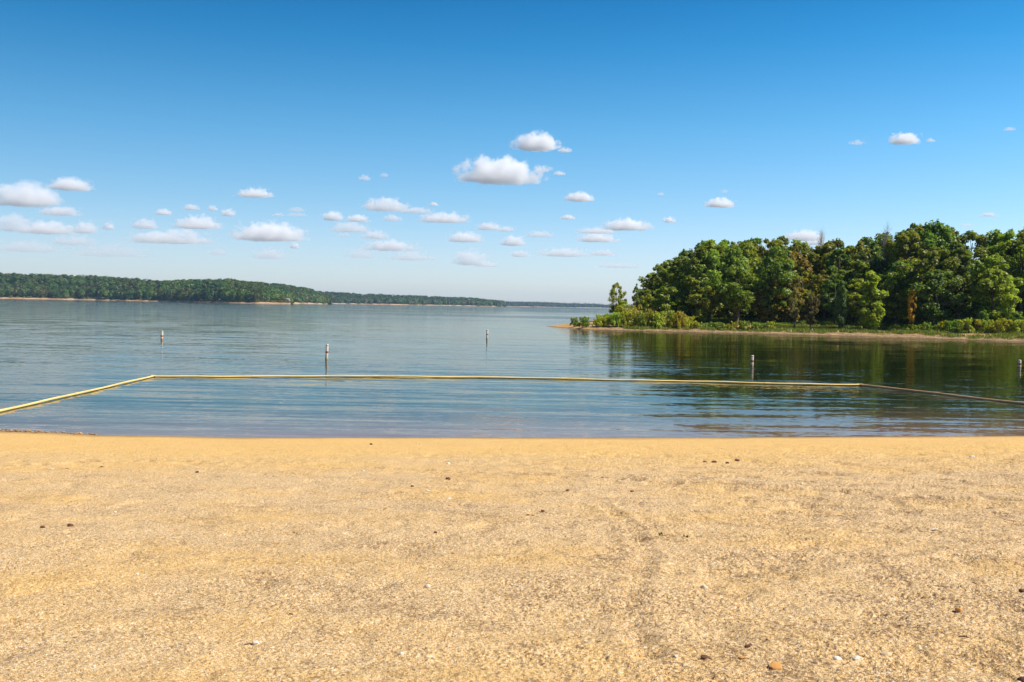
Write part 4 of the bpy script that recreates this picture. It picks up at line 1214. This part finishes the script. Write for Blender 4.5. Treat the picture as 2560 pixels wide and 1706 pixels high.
CL = [  # centre x, y, width, height (on a 2353 px wide view), optical depth, raggedness, label
    (1148, 392, 200, 62, 7, .45, 'largest bright cumulus cloud high above the middle of the lake'),
    (1232, 325, 108, 44, 7, .42, 'bright puffy cloud directly above the largest cumulus'),
    (1298, 345, 34, 12, 3, .5, 'small tail cloud right of the bright puffy cloud'),
    (1248, 388, 46, 16, 2, .6, 'thin wisp at the right end of the largest cumulus'),
    (1286, 398, 28, 10, 3, .5, 'tiny cloud right of the largest cumulus'),
    (1332, 452, 68, 24, 6, .4, 'small domed cloud below and right of the largest cumulus'),
    (2080, 318, 70, 28, 6, .45, 'small bright cloud high on the right side of the sky'),
    (2138, 322, 22, 10, 2, .6, 'tiny wisp right of the small bright cloud at upper right'),
    (1970, 327, 40, 12, .8, .7, 'faint wisp left of the small bright cloud at upper right'),
    (1655, 466, 68, 24, 6, .4, 'small flat-based cloud alone above the left end of the wood'),
    (1305, 499, 34, 12, 4, .4, 'tiny flat cloud under the small domed cloud'),
    (1442, 516, 112, 30, 6, .5, 'three-lobed white cloud left of the wood'),
    (1372, 530, 92, 16, 3.5, .5, 'thin upper band of the cloud pair below the three-lobed cloud'),
    (1372, 546, 98, 24, 4.5, .45, 'lower flat cloud of the pair beneath the three-lobed cloud'),
    (1538, 505, 30, 15, 4, .45, 'tiny domed cloud right of the three-lobed cloud'),
    (163, 423, 100, 32, 5, .35, 'smooth oblong cloud at upper left, right of the big left cloud'),
    (56, 446, 160, 62, 5, .45, 'big pinkish cumulus cut by the left edge of the photo'),
    (140, 484, 100, 26, 3, .5, 'wedge cloud below the smooth oblong cloud'),
    (586, 443, 92, 24, 4.5, .5, 'isolated flat-based cloud high above the left woodland'),
    (376, 487, 42, 16, 3.5, .4, 'small two-knob cloud above the left shore'),
    (440, 476, 40, 14, 3, .4, 'little oval cloud right of the two-knob cloud'),
    (488, 478, 24, 14, 2.5, .4, 'tiniest puff above the left shore clouds'),
    (524, 488, 34, 20, 3, .5, 'small square puff right of the tiniest puff'),
    (620, 532, 175, 50, 6, .45, 'large low cumulus over the end of the left shore'),
    (455, 511, 116, 34, 4.5, .5, 'pointed flat cloud left of the large low cumulus'),
    (333, 514, 60, 26, 3, .5, 'soft puff left of the pointed flat cloud'),
    (392, 544, 210, 36, 3.5, .55, 'long layered cloud low over the left shore'),
    (110, 522, 130, 36, 3.8, .5, 'humped cloud in the low bank at far left'),
    (30, 512, 90, 44, 2.6, .55, 'pale cloud at the left edge under the big cumulus'),
    (196, 522, 56, 32, 3, .5, 'twin-topped puff right of the humped cloud'),
    (250, 518, 28, 22, 2.6, .5, 'small knob cloud ending the low bank at left'),
    (170, 552, 110, 26, 1.8, .5, 'pale flat cloud beneath the twin-topped puff'),
    (60, 566, 170, 30, .8, .5, 'faint haze cloud low at the left edge'),
    (250, 575, 200, 34, .6, .5, 'faint broad haze cloud low above the left woodland'),
    (765, 496, 54, 24, 4, .35, 'small domed cloud, left one of a pair left of centre'),
    (822, 502, 56, 18, 4, .4, 'small arched cloud, right one of a pair left of centre'),
    (803, 522, 96, 26, 2.6, .5, 'grey flat cloud under the small arched pair'),
    (790, 540, 44, 10, 1.2, .5, 'pale streak under the grey flat cloud'),
    (862, 539, 66, 22, 2.8, .5, 'pointed pale cloud below the grey flat cloud'),
    (886, 470, 112, 34, 4, .5, 'stepped cloud left of and below the largest cumulus'),
    (955, 483, 84, 16, 2.6, .5, 'tapering tail right of the stepped cloud'),
    (901, 500, 46, 18, 2.4, .5, 'small grey puff under the stepped cloud'),
    (1020, 500, 122, 26, 4.5, .5, 'bright low cloud with raised middle near the centre'),
    (997, 469, 20, 10, 3, .3, 'tiny speck cloud above the bright low cloud'),
    (1070, 545, 86, 26, 4.5, .4, 'compact oblong cloud low at the centre'),
    (1122, 520, 62, 20, 3.5, .5, 'small hump cloud above the compact oblong cloud'),
    (1162, 526, 44, 13, 3, .5, 'small tail right of the small hump cloud'),
    (1178, 553, 58, 26, 4, .35, 'smooth domed cloud right of the compact oblong cloud'),
    (1240, 538, 72, 16, 2.4, .5, 'thin flat cloud right of the smooth domed cloud'),
    (898, 564, 128, 28, 3.6, .5, 'low ragged cloud above the point of the left shore'),
    (945, 588, 110, 24, 2, .55, 'pale cloud low under the ragged cloud'),
    (830, 582, 80, 26, 1.4, .55, 'faint cloud left of the pale low cloud'),
    (1083, 592, 84, 40, 2.6, .5, 'tall pale cloud low over the middle point'),
    (1122, 607, 54, 15, 2, .5, 'flat pale tail right of the tall pale cloud'),
    (1296, 580, 125, 22, 3, .5, 'long low cloud over the farthest shore'),
    (1386, 581, 66, 15, 2.6, .5, 'small low cloud right of the long low cloud'),
    (1196, 583, 48, 17, 2.6, .5, 'small low puff left of the long low cloud'),
    (1420, 610, 110, 12, 1, .55, 'faint streak just above the farthest shore at right'),
    (838, 408, 30, 14, 1.6, .5, 'faint small cloud alone left of the largest cumulus'),
    (883, 402, 24, 10, 1.3, .5, 'fainter speck right of the faint small cloud'),
    (682, 481, 40, 12, 1.4, .5, 'faint cloud above the large low cumulus'),
    (682, 493, 52, 10, 1.2, .5, 'faint streak above the large low cumulus'),
    (640, 493, 28, 8, 1, .5, 'faintest speck left of the faint streak'),
    (622, 583, 92, 28, 1.8, .5, 'pale cloud beneath the large low cumulus'),
    (678, 564, 22, 16, 3, .4, 'tiny bright puff beneath the large low cumulus'),
    (500, 579, 50, 14, 1.4, .5, 'faint puff below the long layered cloud'),
    (1850, 541, 92, 28, 5, .4, 'white cloud just above the treetops of the wood'),
    (1875, 556, 60, 16, 4, .4, 'cloud scrap touching the treetops of the wood'),
    (2272, 493, 42, 11, 2.6, .4, 'small flat cloud above the right end of the wood'),
    (2222, 517, 40, 9, 1.4, .4, 'faint flat cloud near the treetops on the right'),
    (2320, 296, 28, 9, .8, .5, 'faint dash near the right edge of the sky'),
    (1518, 446, 18, 7, .9, .4, 'faint dot left of the flat-based cloud above the wood'),
    (1664, 439, 20, 8, 1.1, .4, 'faint dot above the flat-based cloud over the wood'),
]
for (cx, cy, w, h, od, rag, lab) in CL:
    X_, Y_ = cx * K, cy * K
    el = max((horizon(X_) - Y_) / FPX, 0.02)
    D = 1300.0 / el
    D = min(D, 26000.0)
    p = at_depth(X_, Y_, D)
    rx = w * K / FPX * D / 2 * 1.18; rz = h * K / FPX * D / 2 * 1.25; ry = min(rx * 0.8, rz * 2.2)
    o = bpy.data.objects.new('cloud', CBOX); C.objects.link(o)
    o.location = p; o.scale = (rx, ry, rz)
    od *= 0.85 if od > 1.05 else 1.6
    o.color = (od / (ry * 1.9), min(3.2, rx / rz * 0.95), rag, 1)
    tag(o, lab, 'cloud', 'small fair weather clouds')

# ------------------------------------------------------------------ haze
HAZE = True
if HAZE:
    m = NT('haze_air')
    v = m.n('ShaderNodeVolumePrincipled'); v.inputs['Color'].default_value = (0.50, 0.75, 1.0, 1)
    v.inputs['Density'].default_value = 0.00005; v.inputs['Anisotropy'].default_value = 0.2
    m.l(v.outputs[0], m.out.inputs['Volume'])
    hv, hf = box_np(-6600, 6600, -100, 7100, -4.5, 95)
    hz = link('haze', mesh_np('haze', hv, hf), m.m)
    tag(hz, 'thin pale haze over the lake', 'haze', None, 'stuff')
